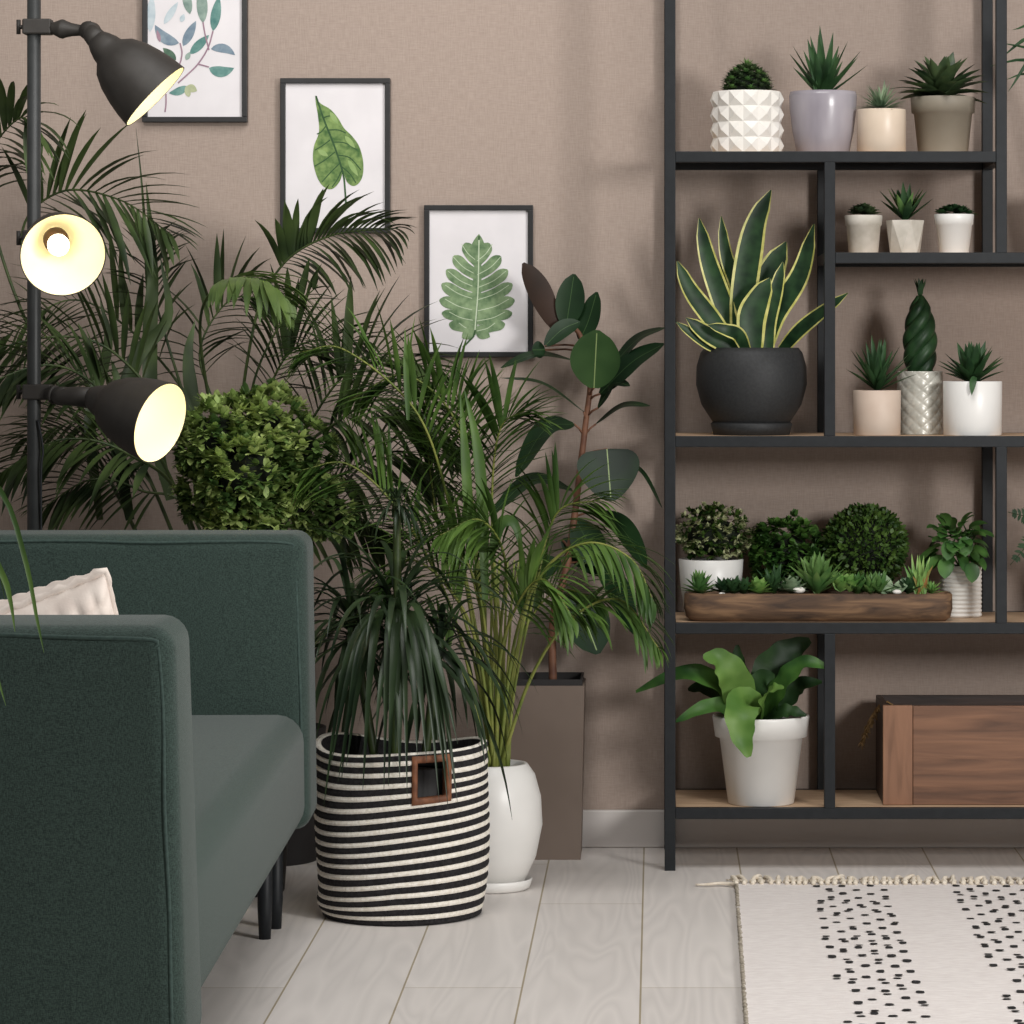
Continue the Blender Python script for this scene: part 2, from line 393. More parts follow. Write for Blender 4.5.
# ------------------------------------------------------------------ floor lamp
LY = 6.34; LS = F/LY
lp = P(34, 350, LY); lamp = thing('floor_lamp', 'black floor lamp with three adjustable spot shades, lit, behind the sofa', 'lamp', V(lp.x, LY, 0))
B = MB(); lathe(B, [(.001,0),(.15,0),(.152,.012),(.14,.022),(.02,.03),(.001,.03)], V(lp.x,LY,0), 48); B.build('base', 'lamp_metal', lamp)
B = MB(); tube(B, [V(lp.x,LY,.02), V(lp.x,LY,1.9)], .0125, 20); B.build('pole', 'pole_metal', lamp)
def spot(py, joint, opening, axis, R=.0735, L=.15, power=.075):
    """clamp at pole height, arm to joint, bell shade whose opening centre lies at `opening` and faces axis"""
    z = P(34,py,LY).z; c = V(lp.x,LY,z); axis = axis.normalized()
    B = MB(); box(B, c.x-.019,c.x+.033,LY-.017,LY+.017, z-.014,z+.014, bev=.003)
    cl = B.build('clamp', 'lamp_metal', lamp, smooth=False)
    B = MB(); tube(B, [V(c.x-.018,LY,z), V(c.x-.030,LY,z)], .004, 10); tube(B, [V(c.x-.028,LY,z-.013), V(c.x-.028,LY,z+.013)], .004, 8)
    B.build('thumb_screw', 'lamp_metal', cl)
    neck = opening-axis*L
    B = MB(); d = (joint-c).normalized()
    tube(B, cr_spline([c+d*.03, c+d*.05, (c+joint)/2+d*.01, joint], 8), lambda t: .010+.008*math.sin(PI*min(1,t*1.1))**2, 14)
    tube(B, [joint-axis*.012, joint, (joint+neck)/2, neck+axis*.01], lambda t: .014+.006*t, 14)
    lathe(B, [(.001,-.014),(.017,-.012),(.017,.012),(.001,.014)], joint, 18, axis=V(.2,1,0))
    B.build('joint', 'lamp_metal', lamp)
    outp = [(.001,0),(.018,0),(.0235,.010),(.029,.024),(.031,.034),(.046,.048),(.058,.072),(.066,.100),(.071,.126),(R,L)]
    inn = [(R-.002,L-.0005),(.0695,.126),(.0645,.100),(.0565,.072),(.044,.05),(.03,.037),(.024,.03),(.001,.03)]
    B = MB(); lathe(B, outp, neck, 56, axis=axis); lathe(B, [(R,L),(R-.002,L-.0005)], neck, 56, axis=axis)
    lathe(B, inn, neck, 56, m=1, axis=axis)
    sh = B.build('lamp_shade', ['lamp_metal','shade_inner'], lamp)
    B = MB(); lathe(B, [(.019,.031),(.0225,.042),(.0225,.060),(.013,.062)], neck, 24, axis=axis); B.build('socket', 'socket', sh)
    B = MB(); lathe(B, [(.011,.060),(.014,.064),(.0185,.074),(.0195,.082),(.0175,.091),(.010,.098),(.001,.101)], neck, 24, axis=axis); B.build('bulb', 'bulb', sh)
    ld = bpy.data.lights.new('bulb_light', 'POINT'); ld.energy = power; ld.color = (1,.90,.66); ld.shadow_soft_size = .01
    lo = bpy.data.objects.new('bulb_light', ld); col.objects.link(lo); lo.location = neck+axis*(L-.002)
spot(27, P(90,31,LY-.02), P(155.5,96.5,LY-.045), V(.71,.02,-.69))
spot(238, P(44,240,LY-.05), P(63,255,LY-.20), V(.31,-1,-.33), R=.0755, L=.145)
spot(392, P(62,396,LY-.03), P(160.5,423,LY-.125), V(.83,-.43,-.28), R=.0745, L=.16)
# power cord hanging along the pole
B = MB(); tube(B, cr_spline([P(38,420,LY-.014),P(43,450,LY-.014),P(41,480,LY-.014),V(lp.x+.014,LY,.5),V(lp.x+.016,LY,.06)],24), .0022, 6); B.build('cord', 'black_metal', lamp)

# ------------------------------------------------------------------ wall pictures
def poly_flat(B, pts, y, m):
    c = sum(pts, V(0,0,0))/len(pts); n = len(pts)
    # smooth outline and fan fill
    B.add([p+V(0,0,0) for p in pts]+[c], [(i,(i+1)%n,n) for i in range(n)], m)
WY = WALL
def pic(x0,x1,y0,y1, label):
    Yf = WALL-.018; a = P(x0,y1,Yf); c = P(x1,y0,Yf); t = .0105
    FC[0] = 0
    root = thing('picture_frame', label, 'picture', V((a.x+c.x)/2, WALL-.002, a.z), 'framed leaf prints')
    B = MB()
    y_0, y_1 = Yf, WALL-.001
    box(B, a.x,c.x,y_0,y_1,a.z,a.z+t, bev=.001); box(B, a.x,c.x,y_0,y_1,c.z-t,c.z, bev=.001)
    box(B, a.x,a.x+t,y_0,y_1,a.z+t,c.z-t, bev=.001); box(B, c.x-t,c.x,y_0,y_1,a.z+t,c.z-t, bev=.001)
    B.build('frame', 'frame_black', root, smooth=False)
    B = MB(); box(B, a.x+t*.7,c.x-t*.7, WALL-.010,WALL-.004, a.z+t*.7,c.z-t*.7)
    return root, B
PY = WALL-.0104
FC = [0]
def Q(x,y,k=0): return P(x,y,PY-k*.0002-FC[0]*.000012)
def flat_leaf(B, a, b_, w, m, k=1, curve=0):
    FC[0] += 1
    p0 = Q(*a,k); p1 = Q(*b_,k); d = p1-p0; s = V(-d.z,0,d.x).normalized()
    pts = [p0+d*t+s*curve*math.sin(PI*t)*d.length for t in [i/10 for i in range(11)]]
    hw = w/2*PY/F
    ribbon(B, pts, lambda t: hw*max(0,math.sin(PI*t**.85))**.8, V(0,-1,0), 0, m)
def flat_line(B, pts, w, m, k=2):
    FC[0] += 1
    ribbon(B, cr_spline([Q(*p,k) for p in pts], 12), lambda t: w/2*PY/F, V(0,-1,0), 0, m)
def wc(name,c1,c2,s=60): return mat(name,c1,c2,scale=s,rough=.8,detail=4,lo=.3,hi=.7)
wcs = [wc('ink_slate',(96,116,134),(140,156,166)), wc('ink_teal',(70,116,112),(120,156,148)), wc('ink_grey_green',(110,132,124),(150,168,158)),
       wc('ink_pale_blue',(164,180,188),(196,206,210)), wc('ink_dark_green',(54,84,70),(90,116,96)), wc('ink_olive',(150,158,120),(184,188,156)), wc('ink_stem',(140,112,128),(160,132,144))]
# eucalyptus
r, B = pic(142,247,-36,122, 'black framed print of blue-green eucalyptus branches, topmost and leftmost picture')
EL = [((179,43),(155,25),11,1,.15),((183,46),(196,21),9,1,0),((190,54),(209,35),9,2,0),((211,49),(235,55),9,1,.15),((209,68),(234,68),11,2,-.15),
      ((203,23),(201,-16),11,3,0),((213,31),(219,-4),10,2,0),((190,14),(184,-14),9,3,0),((164,24),(178,2),7,4,0),((150,32),(152,-6),9,4,0),
      ((176,60),(163,48),8,5,0),((187,86),(169,93),8,2,.1),((187,86),(197,91),8,6,0),((189,97),(186,86),6,6,0),((160,42),(157,30),4,7,0),((181,22),(184,14),5,4,0),((186,60),(190,52),5,3,0)]
for a,c,w,m,k in EL: flat_leaf(B, a, c, w, m, 1, k)
for pts in ([(178,83),(188,74),(198,64),(208,48),(213,31)],[(181,60),(182,52),(180,43)],[(198,64),(209,67)],[(209,50),(205,34),(203,22)],[(166,94),(166,104),(165,112)],[(181,60),(179,66),(176,72)]):
    flat_line(B, pts, 1.4, 7)
B.build('print', ['paper']+wcs, r, smooth=False)
# anthurium leaf
gr = [wc('ink_leaf_green',(62,96,50),(132,156,92),70), wc('ink_vein',(42,72,42),(60,92,54)), wc('ink_leaf_light',(130,158,96),(150,172,112))]
r, B = pic(280,390,78,233, 'black framed print of one arrow-shaped green leaf, between the other two pictures')
out = [(315,95),(320,103),(330,109),(338,118),(344,128),(352,136),(359,146),(363,160),(363,174),(359,183),(353,186),(347,182),(343,173),(340,181),(334,188),(328,189),(321,184),(316,174),(313,160),(314,146),(319,132),(318,116),(316,104)]
cp = cr_spline([Q(*p,1) for p in out+[out[0]]], 88)[:-1]
ctr = Q(338,150,1); B.add(cp+[ctr], [(i,(i+1)%88,88) for i in range(88)], 1)
flat_line(B, [(316,96),(324,120),(334,145),(343,173),(345,190),(346,204)], 1.8, 2)
for a,m_,c in (((323,118),(330,116),(337,120)),((328,130),(338,130),(346,133)),((332,142),(345,143),(357,150)),((338,155),(350,158),(361,170)),((341,166),(350,174),(356,183)),
               ((326,126),(321,132),(317,134)),((330,140),(322,146),(315,150)),((335,152),(325,160),(315,166)),((340,163),(330,173),(322,182)),((342,170),(337,180),(332,187))):
    flat_line(B, [a,m_,c], 1.1, 2)
for a,c in (((330,112),(338,124)),((345,136),(355,148)),((348,160),(358,176)),((318,150),(328,156))): flat_leaf(B,a,c,5,3,2)
B.build('print', ['paper']+gr, r, smooth=False)
# monstera leaf
r, B = pic(424,533,205,357, 'black framed print of a split monstera leaf, lowest and rightmost picture')
def wmon(y):
    xs = [(235,0),(243,12),(255,23),(268,30),(282,35),(298,37.5),(312,35),(322,28),(330,18),(334,6)]
    for (a,wa),(c,wb) in zip(xs,xs[1:]):
        if a <= y <= c: return wa+(wb-wa)*(y-a)/(c-a)
    return 0
for s in (-1,1):
    ends = [238,249,262,276,290,304,317,328]; base = [238,252,266,279,291,302,312,322]
    for i in range(8):
        FC[0] += 1
        if i == 0: continue
        yb = base[i]+9; ye = ends[i]-6; xe = 477+s*wmon(min(ye,333))
        e = Q(xe, ye+ (2 if i > 4 else 0), 1); p0 = Q(477+s*.3, yb, 1); d = e-p0
        mid = p0+d*.5+V(0,0,-.0045 if i < 5 else .001)
        pts = cr_spline([p0, mid, e], 14)
        hw = (5.9 if i < 6 else 5.0)*PY/F
        ribbon(B, pts, lambda t: hw*(.90+.2*t)*(1 if t < .72 else max(.05,1-((t-.72)/.28)**2)**.6), V(0,-1,0), 0, 1)
    flat_leaf(B, (477+s*3,266),(479,234),13,1,1)
    for i in range(1,8):
        flat_line(B, [(477,base[i]+9),(477+s*wmon(min(ends[i],333))*.5, (base[i]+9)*.5+(ends[i]-6)*.5+1.8),(477+s*wmon(min(ends[i],333))*.88, ends[i]-5)], .7, 3)
flat_leaf(B, (475,334),(479,236),9,1,1)
flat_leaf(B, (474,330),(462,338),12,1,1)
flat_leaf(B, (476,330),(490,337),12,1,1)
flat_line(B, [(479,236),(478,290),(475,331),(470,340),(463,347)], 1.6, 2); flat_line(B, [(479,240),(478,290),(475,330)], 1.3, 3, 3)
B.build('print', ['paper', wc('ink_monstera',(78,106,72),(138,160,120),60), gr[1], wc('ink_rib',(176,192,160),(196,208,182))], r, smooth=False)

# ------------------------------------------------------------------ shelving unit
SF = 6.73; SB = 7.012; ss = F/SF; T2 = .0105
def fx(px): return (px-VX)/ss
def fz(py): return CH-(py-VY)/ss
XL = fx(670); XM = fx(829.5); XR = fx(1001); XE = XL+1.24; ZT = 2.0
shelf = thing('shelving_unit', 'black metal open shelving unit with pale wood boards against the wall', 'shelf', V(XL, SF, 0))
rails = {157:(XL,XR), 258:(XM,XE), 441.5:(XL,XE), 628:(XL,XE), 813:(XL,XE)}
for x,z0,z1 in ((XL,0,ZT),(XE,0,ZT),(XM,fz(441),fz(157)),(XM,fz(813),fz(628)),(XR,fz(258),ZT),(XR,fz(628),fz(441))):
    for y in (SF, SB):
        e = T2*.9 if z0 > 0 else 0
        B = MB(); box(B, x-T2,x+T2,y-T2,y+T2,z0+e,z1-(T2 if z1 < ZT else 0), bev=.0012); B.build('post', 'black_metal', shelf, smooth=False)
rails2 = list(rails.items())+[(None,(XL,XE))]
for py,(a,c) in rails2:
    z = ZT if py is None else fz(py)
    for y in (SF,SB):
        B = MB(); box(B, a+T2,c-T2,y-T2*.96,y+T2*.96,z-T2,z+T2, bev=.0012); B.build('rail', 'black_metal', shelf, smooth=False)
    for x in (a,c):
        B = MB(); box(B, x-T2*.95,x+T2*.95,SF+T2,SB-T2,z-T2*.95,z+T2*.95); B.build('side_rail', 'black_metal', shelf, smooth=False)
    if py is not None:
        B = MB(); box(B, a+T2+.001,c-T2-.001,SF+T2*.98,SB-T2*.98,z+T2-.0045,z+T2, bev=.0006); B.build('shelf_board', 'board', shelf, smooth=False)
def SZ(py): return fz(py)+T2+.0002

# ------------------------------------------------------------------ potted plants on the shelves
def dirv(az, el): return V(math.cos(az)*math.cos(el), math.sin(az)*math.cos(el), math.sin(el))
def rosette(B, c, n, L, hw, el0=.1, el1=1.4, droop=.3, m=0, prof=wedge, fold=.45, jit=.15, segs=4, l1=.55, r0=.0, front=None):
    for i in range(n):
        t = i/max(1,n-1); az = i*2.39996+random.uniform(-jit,jit)
        el = el0+(el1-el0)*t+random.uniform(-jit,jit)*.5
        d = dirv(az, el); ll = L*(1+(l1-1)*t)*random.uniform(.88,1.1)
        N = V(0,0,1)-d*d.z if el < 1.2 else V(0,-1,0)
        mi = m if not callable(m) else m(t)
        grow(B, c+V(math.cos(az),math.sin(az),0)*r0*(1-t), d, ll, hw*random.uniform(.85,1.1), droop, segs, prof, mi, fold, N)
def ball(B, c, r, squash=1, m=0, segs=20):
    lathe(B, [(max(.0005,r*math.sin(PI*i/12)), -r*squash*math.cos(PI*i/12)) for i in range(13)], c, segs, m)
def pot_profile(B, c, prof, wall=.003, depth=.015, segs=48, mod=None):
    """closed pot: outer profile then rim and inner wall down"""
    r,z = prof[-1]
    lathe(B, [(.001,prof[0][1])]+prof+[(r-wall,z),(r-wall-.001,z-depth)], c, segs, mod=mod)
def soil(root, c, r, z):
    B = MB(); lathe(B, [(r,z-.004),(r*.8,z),(.4*r,z+.003),(.001,z+.004)], c, 24); return B.build('soil', 'soil', root)
def px_pot(px, Ys): return V((px-VX)*Ys/F, Ys, 0)

def potted(name,label,cat,px,Y,z,group=None):
    c = V((px-VX)*Y/F, Y, z); return thing(name,label,cat,c,group), c

random.seed(4)
Z1 = SZ(157); Z2 = SZ(258); Z3 = SZ(441.5); Z4 = SZ(628); Z5 = SZ(813)
k = 6.82/F
GP = 'small potted succulents on the shelving unit'
# a: diamond relief pot
r_,c = potted('potted_succulent','dark bushy succulent in a white pot with studded pyramid relief','plant',747,6.82,Z1,GP)
B = MB(); R = 34*k; H = 62*k; NA = 14; NR = 4
for j in range(NR):
    for i in range(NA):
        a0 = 2*PI*(i+.2)/NA; a1 = 2*PI*(i+1.2)/NA; z0 = H*j/NR; z1 = H*(j+1)/NR
        def q(a,z,r): return c+V(math.cos(a)*r, math.sin(a)*r, z)
        B.add([q(a0,z0,R),q(a1,z0,R),q(a1,z1,R),q(a0,z1,R),q((a0+a1)/2,(z0+z1)/2,R+.0062)], [(0,1,4),(1,2,4),(2,3,4),(3,0,4)])
ring = [c+V(math.cos(2*PI*(i+.2)/NA)*rr, math.sin(2*PI*(i+.2)/NA)*rr, zz) for rr,zz in ((R,H),(R-.004,H),(R-.005,H-.015)) for i in range(NA)]
B.add(ring, [(j*NA+i, j*NA+(i+1)%NA, (j+1)*NA+(i+1)%NA, (j+1)*NA+i) for j in range(2) for i in range(NA)])
B.add([c+V(math.cos(2*PI*(i+.2)/NA)*R, math.sin(2*PI*(i+.2)/NA)*R, 0) for i in range(NA)], [tuple(range(NA))])
B.build('pot','white_matte',r_,smooth=False); soil(r_,c,R-.004,H-.006)
B = MB()
for i in range(60):
    az = i*2.4; u_ = (i+.5)/60; rr = .042*math.sqrt(1-(1-u_)**2); h = .048*(1-u_)
    rosette(B, c+V(math.cos(az)*rr, math.sin(az)*rr, H+.001+h), 16, .017, .0042, .0, 1.2, .0, m=0 if i%3 else 1, segs=3)
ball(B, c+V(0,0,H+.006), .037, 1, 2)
rosette(B, c+V(0,0,H+.05), 14, .026, .004, .3, 1.4, 0, m=1, segs=3)
B.build('foliage',['succ_dark','aloe_light','inner_dark'],r_)
# b: lilac pot, aloe
r_,c = potted('potted_aloe','tall spiky aloe in a glazed lilac-grey tapered pot','plant',823,6.82,Z1,GP)
B = MB(); pot_profile(B,c,[(25*k,0),(26.5*k,2*k),(30.5*k,22*k),(33.5*k,45*k),(34*k,58*k),(33*k,62*k)]); B.build('pot','lilac',r_); soil(r_,c,31*k,58*k)
B = MB(); rosette(B, c+V(0,0,59*k), 20, .10, .0138, .55, 1.5, -.1, l1=1.3, segs=5, r0=.012, prof=wedge, jit=.25); B.build('foliage','aloe',r_)
# c: small beige
r_,c = potted('potted_succulent','wispy grey-green succulent in a small shiny beige cylinder pot','plant',881.5,6.79,Z1,GP)
kk = 6.79/F; B = MB(); pot_profile(B,c,[(23*kk,0),(24.4*kk,1.5*kk),(24.5*kk,42*kk),(24*kk,43.5*kk)]); B.build('pot','beige_ceramic',r_); soil(r_,c,22*kk,40*kk)
B = MB()
for i in range(110):
    d = dirv(i*2.4, random.uniform(.15,1.45)); grow(B, c+V(0,0,43*kk), d, random.uniform(.038,.062), .0027, .35, 4, lance, 0, .3)
B.build('foliage','succ_grey',r_)
# d: taupe pot
r_,c = potted('potted_succulent','dark broad-leaved succulent in a taupe plastic pot with wide rim','plant',943,6.84,Z1,GP)
k4 = 6.84/F; B = MB(); pot_profile(B,c,[(24*k4,0),(25*k4,1.5*k4),(29.2*k4,41*k4),(31.5*k4,41.5*k4),(32.5*k4,56*k4),(32*k4,57*k4)]); B.build('pot','taupe_pot',r_); soil(r_,c,30*k4,53*k4)
B = MB(); rosette(B, c+V(-.004,0,57*k4), 38, .095, .017, .15, 1.35, .35, l1=.95, segs=5, prof=lance, jit=.3)
for az,L in ((PI*1.02,.125),(PI*.9,.10),(PI*1.15,.10),(.1,.075)): grow(B, c+V(0,0,57*k4), dirv(az,.55), L, .008, .8, 6, lance)
B.build('foliage','succ_dark',r_)
# second row
k2 = 6.80/F
def small_pot(px, w_top, w_bot, h, style, mt, label, name='potted_succulent', Y=6.80, Z=Z2):
    r_,c = potted(name,label,'plant',px,Y,Z,GP); kk = Y/F; B = MB()
    if style == 'rim': pot_profile(B,c,[(w_bot/2*kk,0),(w_bot/2*kk+.0006,.001),(w_top/2*kk*.9,h*.72*kk),(w_top/2*kk*.96,h*.74*kk),(w_top/2*kk,h*.98*kk),(w_top/2*kk-.0008,h*kk)]); B.build('pot',mt,r_)
    elif style == 'facet':
        n = 6; R0 = w_top/2*kk; vs = []; o = [c+V(math.cos(2*PI*(i+.25)/n)*w_bot/2*kk*1.05, math.sin(2*PI*(i+.25)/n)*w_bot/2*kk*1.05, 0) for i in range(n)]
        t = [c+V(math.cos(2*PI*(i+.75)/n)*R0*1.08, math.sin(2*PI*(i+.75)/n)*R0*1.08, h*kk) for i in range(n)]
        inn = [p+(c+V(0,0,h*kk)-p)*.1 for p in t]; inl = [p+V(0,0,-.01) for p in inn]
        fs = []
        for i in range(n): j = (i+1)%n; fs += [(i,j,n+i),(j,n+j,n+i),(n+i,n+j,2*n+j,2*n+i),(2*n+i,2*n+j,3*n+j,3*n+i)]
        B.add(o+t+inn+inl, fs+[tuple(range(n))[::-1]]); B.build('pot',mt,r_,smooth=False)
    elif style == 'cyl': pot_profile(B,c,[(w_bot/2*kk-.001,0),(w_bot/2*kk,.0012),(w_top/2*kk,h*kk-.001),(w_top/2*kk-.0008,h*kk)]); B.build('pot',mt,r_)
    soil(r_,c,w_top/2*kk*.85,h*kk-.003)
    return r_, c, h*kk
r_,c,h = small_pot(863.5,38,29,38,'rim','stone_pot','tiny dark rosette succulent in a pale stone-grey rimmed pot, left of the faceted pot')
B = MB()
for i in range(12):
    az = i*2.4; rr = .022*math.sqrt(i/12); rosette(B, c+V(math.cos(az)*rr, math.sin(az)*rr, h-.001+.014*(1-i/12)), 14, .021, .0065, .1, 1.2, 0, prof=lance, segs=3)
B.build('foliage','succ_dark',r_)
r_,c,h = small_pot(905,36,30,33,'facet','stone_pot','spiky green aloe in a small faceted grey pot on the second shelf', 'potted_aloe')
B = MB(); rosette(B, c+V(0,0,h-.003), 20, .074, .0085, .6, 1.45, -.1, l1=1.0, segs=5, prof=lance, m=lambda t: 1 if .3 < t < .6 else 0); B.build('foliage',['aloe','aloe_light'],r_)
r_,c,h = small_pot(954,40,29,39,'rim','white_ceramic','low green rosette succulent in a small bright white rimmed pot')
B = MB()
for i in range(14):
    az = i*2.4; rr = .03*math.sqrt(i/14); rosette(B, c+V(math.cos(az)*rr, math.sin(az)*rr, h-.002+.013*(1-i/14)), 14, .019, .006, .1, 1.2, 0, prof=lance, segs=3)
B.build('foliage','aloe',r_)
# third row
r_,c,h = small_pot(877,48,47,45,'cyl','pink_beige','spiky aloe in a matte pinkish-beige cylinder pot on the middle shelf','potted_aloe',6.79,Z3)
B = MB(); rosette(B, c+V(0,0,h-.003), 32, .078, .0075, .5, 1.5, .05, l1=1.35, segs=5, prof=lance); B.build('foliage','aloe',r_)
r_,c,h = small_pot(972.5,59,58,54,'cyl','white_ceramic','pointed-leaf green succulent in a wide white cylinder pot on the middle shelf','potted_succulent',6.79,Z3)
B = MB(); rosette(B, c+V(0,0,h-.004), 36, .07, .010, .4, 1.5, .1, l1=1.2, segs=5, prof=lance, r0=.006); grow(B, c+V(.002,-.045,h+.008), V(-.35,-.8,.25), .046, .0075, 3.2, 8, lance, 0, .3, N=V(0,-1,.6)); B.build('foliage','aloe',r_)
# silver relief pot with braided plant
r_,c = potted('potted_snake_plant','braided cylindrical snake plant in a glossy silver-grey relief pot','plant',920,6.87,Z3,GP); kk = 6.87/F
B = MB(); R = 23*kk; H = 63*kk
prof = [(R,H*i/60) for i in range(61)]
def dia(r,z,a):
    u = a*10/(2*PI)*1.0; w = z/H*5
    return r-.0016+.0020*abs(math.sin(PI*(u+w)))**.5*abs(math.sin(PI*(u-w)))**.5
lathe(B, [(.001,0)]+prof+[(R-.004,H),(R-.004,H-.015)], c, 120, mod=lambda r,z,a: dia(r,z,a) if r > R-.001 else r)
B.build('pot','silver_pot',r_); soil(r_,c,R-.004,H-.004)
B = MB()
for s in range(4):
    pts = []
    for i in range(41):
        t = i/40; a = t*PI*2.2+s*PI/2; env = .031*(1-.6*abs(2*t-.8)**2)
        pts.append(c+V(math.cos(a)*env*.62, math.sin(a)*env*.55, H-.01+t*.157))
    tube(B, pts, lambda t: .0155*(1-.3*abs(2*t-.8)**2)*(1 if t < .85 else 1-(t-.85)*3), 12, m=0)
for i in range(7): grow(B, c+V(0,0,H+.142), dirv(i*2.4,random.uniform(.9,1.4)), .042, .006, -.1, 4, lance, 0)
B.build('foliage','snake',r_)

# black bowl snake plant
r_,c = potted('potted_snake_plant','large snake plant with yellow leaf margins in a black round pot and saucer','plant',751.5,6.83,Z3); kk = 6.83/F
B = MB(); z0 = 8*kk
pot_profile(B, c, [(34*kk,z0),(37*kk,z0+2*kk),(50*kk,z0+22*kk),(55.5*kk,z0+42*kk),(55*kk,z0+60*kk),(51*kk,z0+74*kk),(47*kk,z0+79*kk)], wall=.004, depth=.02); B.build('pot','black_pot',r_)
B = MB(); lathe(B, [(.001,0),(38*kk,0),(41*kk,11*kk),(39*kk,13*kk),(36*kk,5*kk),(.001,5*kk)], c, 48); B.build('saucer','black_pot',r_)
soil(r_,c,45*kk,z0+73*kk)
B = MB()
SL = [([(741,350,0),(743,300,0),(750,250,0),(757,220,0),(771,190,0)],11,0),([(738,350,.0),(725,310,0),(708,260,0),(699,218,0)],8.5,0),([(733,350,-.02),(712,320,-.02),(690,290,-.02),(677,261,-.02)],8,.3),
 ([(748,345,.03),(738,290,.03),(726,255,.03),(721,216,.03)],6.5,0),([(757,350,.02),(762,310,.02),(770,275,.02),(786,242,.02)],14,0),([(764,350,-.02),(775,315,-.02),(800,275,-.03),(814,224,-.03)],9.5,-.3),
 ([(782,350,-.01),(800,330,-.04),(822,312,-.06),(848,293,-.07)],6,-.2),([(738,352,-.04),(722,342,-.05),(704,332,-.06),(686,318,-.07)],8,.4),([(730,352,-.03),(712,346,-.05),(694,335,-.06),(676,322,-.07)],5,.4),
 ([(752,350,-.04),(751,320,-.04),(758,300,-.04),(770,278,-.04)],12,.2),([(768,350,-.03),(768,322,-.03),(776,290,-.03),(783,262,-.03)],7,0),([(746,350,-.05),(738,335,-.07),(726,330,-.085),(708,325,-.09)],6,.3),
 ([(744,350,.04),(735,320,.05),(722,280,.05),(716,262,.05)],9,0)]
for pts,w,tw in SL:
    c3 = [P(x,y,6.83+dy) for x,y,dy in pts]
    ribbon(B, cr_spline(c3,22), (lambda w: lambda t: w*kk*(.6+.72*math.sin(PI*min(1,t*.9+.15)))*(1 if t < .86 else max(.03,(1-(t-.86)/.14))**.6)*.95)(w), V(tw*.6,-1,.1), .25, 0, margin=.2, mm=1)
B.build('foliage',['snake','snake_edge'],r_)

# ---- fourth shelf
def small_leaves(B, c, rad, n, L, hw, m=0, squash=1, inner=.75, prof=oval, mats=1, zmin=-1):
    for i in range(n):
        z = 1-2*(i+.5)/n; a = i*2.39996; q_ = math.sqrt(1-z*z); d = V(math.cos(a)*q_, math.sin(a)*q_, z)
        if z < zmin: continue
        rr = rad*random.uniform(inner,1)
        p = c+V(d.x*rr, d.y*rr, d.z*rr*squash)
        dd = (d+V(random.uniform(-.8,.8),random.uniform(-.8,.8),random.uniform(-.3,.9))).normalized()
        grow(B, p, dd, L*random.uniform(.7,1.2), hw*random.uniform(.8,1.2), .2, 3, prof, m if mats == 1 else random.randrange(mats), .2, N=(d+V(random.uniform(-.5,.5),random.uniform(-.5,.5),random.uniform(-.5,.5))))
# variegated bush in white pot
Yb = 6.90; kb = Yb/F
r_,c = potted('potted_shrub','small bushy plant with cream-tipped leaves in a plain white bowl pot','plant',711,Yb,Z4)
B = MB(); hh = 57*kb; pot_profile(B,c,[(24*kb,0),(26*kb,.002),(30.5*kb,30*kb),(32.5*kb,hh-.001),(31.8*kb,hh)]); B.build('pot','white_ceramic',r_); soil(r_,c,29*kb,hh-.006)
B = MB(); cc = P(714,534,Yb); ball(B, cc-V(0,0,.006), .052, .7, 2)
for i in range(330):
    z = random.uniform(-.8,1); a = random.uniform(0,2*PI); q_ = math.sqrt(1-z*z); d = V(math.cos(a)*q_,math.sin(a)*q_,z)
    p = cc+V(d.x*.073,d.y*.06,d.z*.052)*random.uniform(.8,1.08)
    mi = 1 if random.random() < .42 else 0
    for j in range(8): grow(B, p, (d+dirv(random.uniform(0,6.28),random.uniform(-.4,1))).normalized(), .012, .0032, .3, 3, oval, mi, .2)
B.build('foliage',['box_leaf','flower_leaf','inner_dark'],r_,ymax=WALL-.02)
# parsley-like
r_,c = potted('potted_herb','dark green leafy herb bush standing behind the wooden trough','plant',787,6.90,Z4)
B = MB(); pot_profile(B,c,[(20*kb,0),(22*kb,.002),(25*kb,34*kb),(25*kb,36*kb)]); B.build('pot','dark_planter',r_); soil(r_,c,23*kb,33*kb)
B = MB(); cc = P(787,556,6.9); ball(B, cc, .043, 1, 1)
for i in range(300):
    z = random.uniform(-.8,1); a = random.uniform(0,2*PI); q_ = math.sqrt(1-z*z); d = V(math.cos(a)*q_,math.sin(a)*q_,z)
    rr = .062+.018*mnoise.noise(d*2.2+V(3,1,7)); p = cc+V(d.x*rr*1.05,d.y*rr*.8,d.z*rr*1.1)
    for j in range(7): grow(B, p, (d*.7+dirv(random.uniform(0,6.28),random.uniform(-.5,1.2))).normalized(), .018, .006, .4, 3, oval, 0, .2)
B.build('foliage',['parsley','inner_dark'],r_,ymax=WALL-.02)
# boxwood ball
r_,c = potted('boxwood_ball','round clipped boxwood ball standing behind the wooden trough','plant',865,6.90,Z4)
B = MB(); pot_profile(B,c,[(22*kb,0),(24*kb,.002),(27*kb,26*kb),(27*kb,28*kb)]); B.build('pot','dark_planter',r_); soil(r_,c,25*kb,25*kb)
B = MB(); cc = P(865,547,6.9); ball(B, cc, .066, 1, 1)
small_leaves(B, cc, .080, 2600, .012, .0036, inner=.86)
B.build('foliage',['box_leaf','inner_dark'],r_,ymax=WALL-.02)
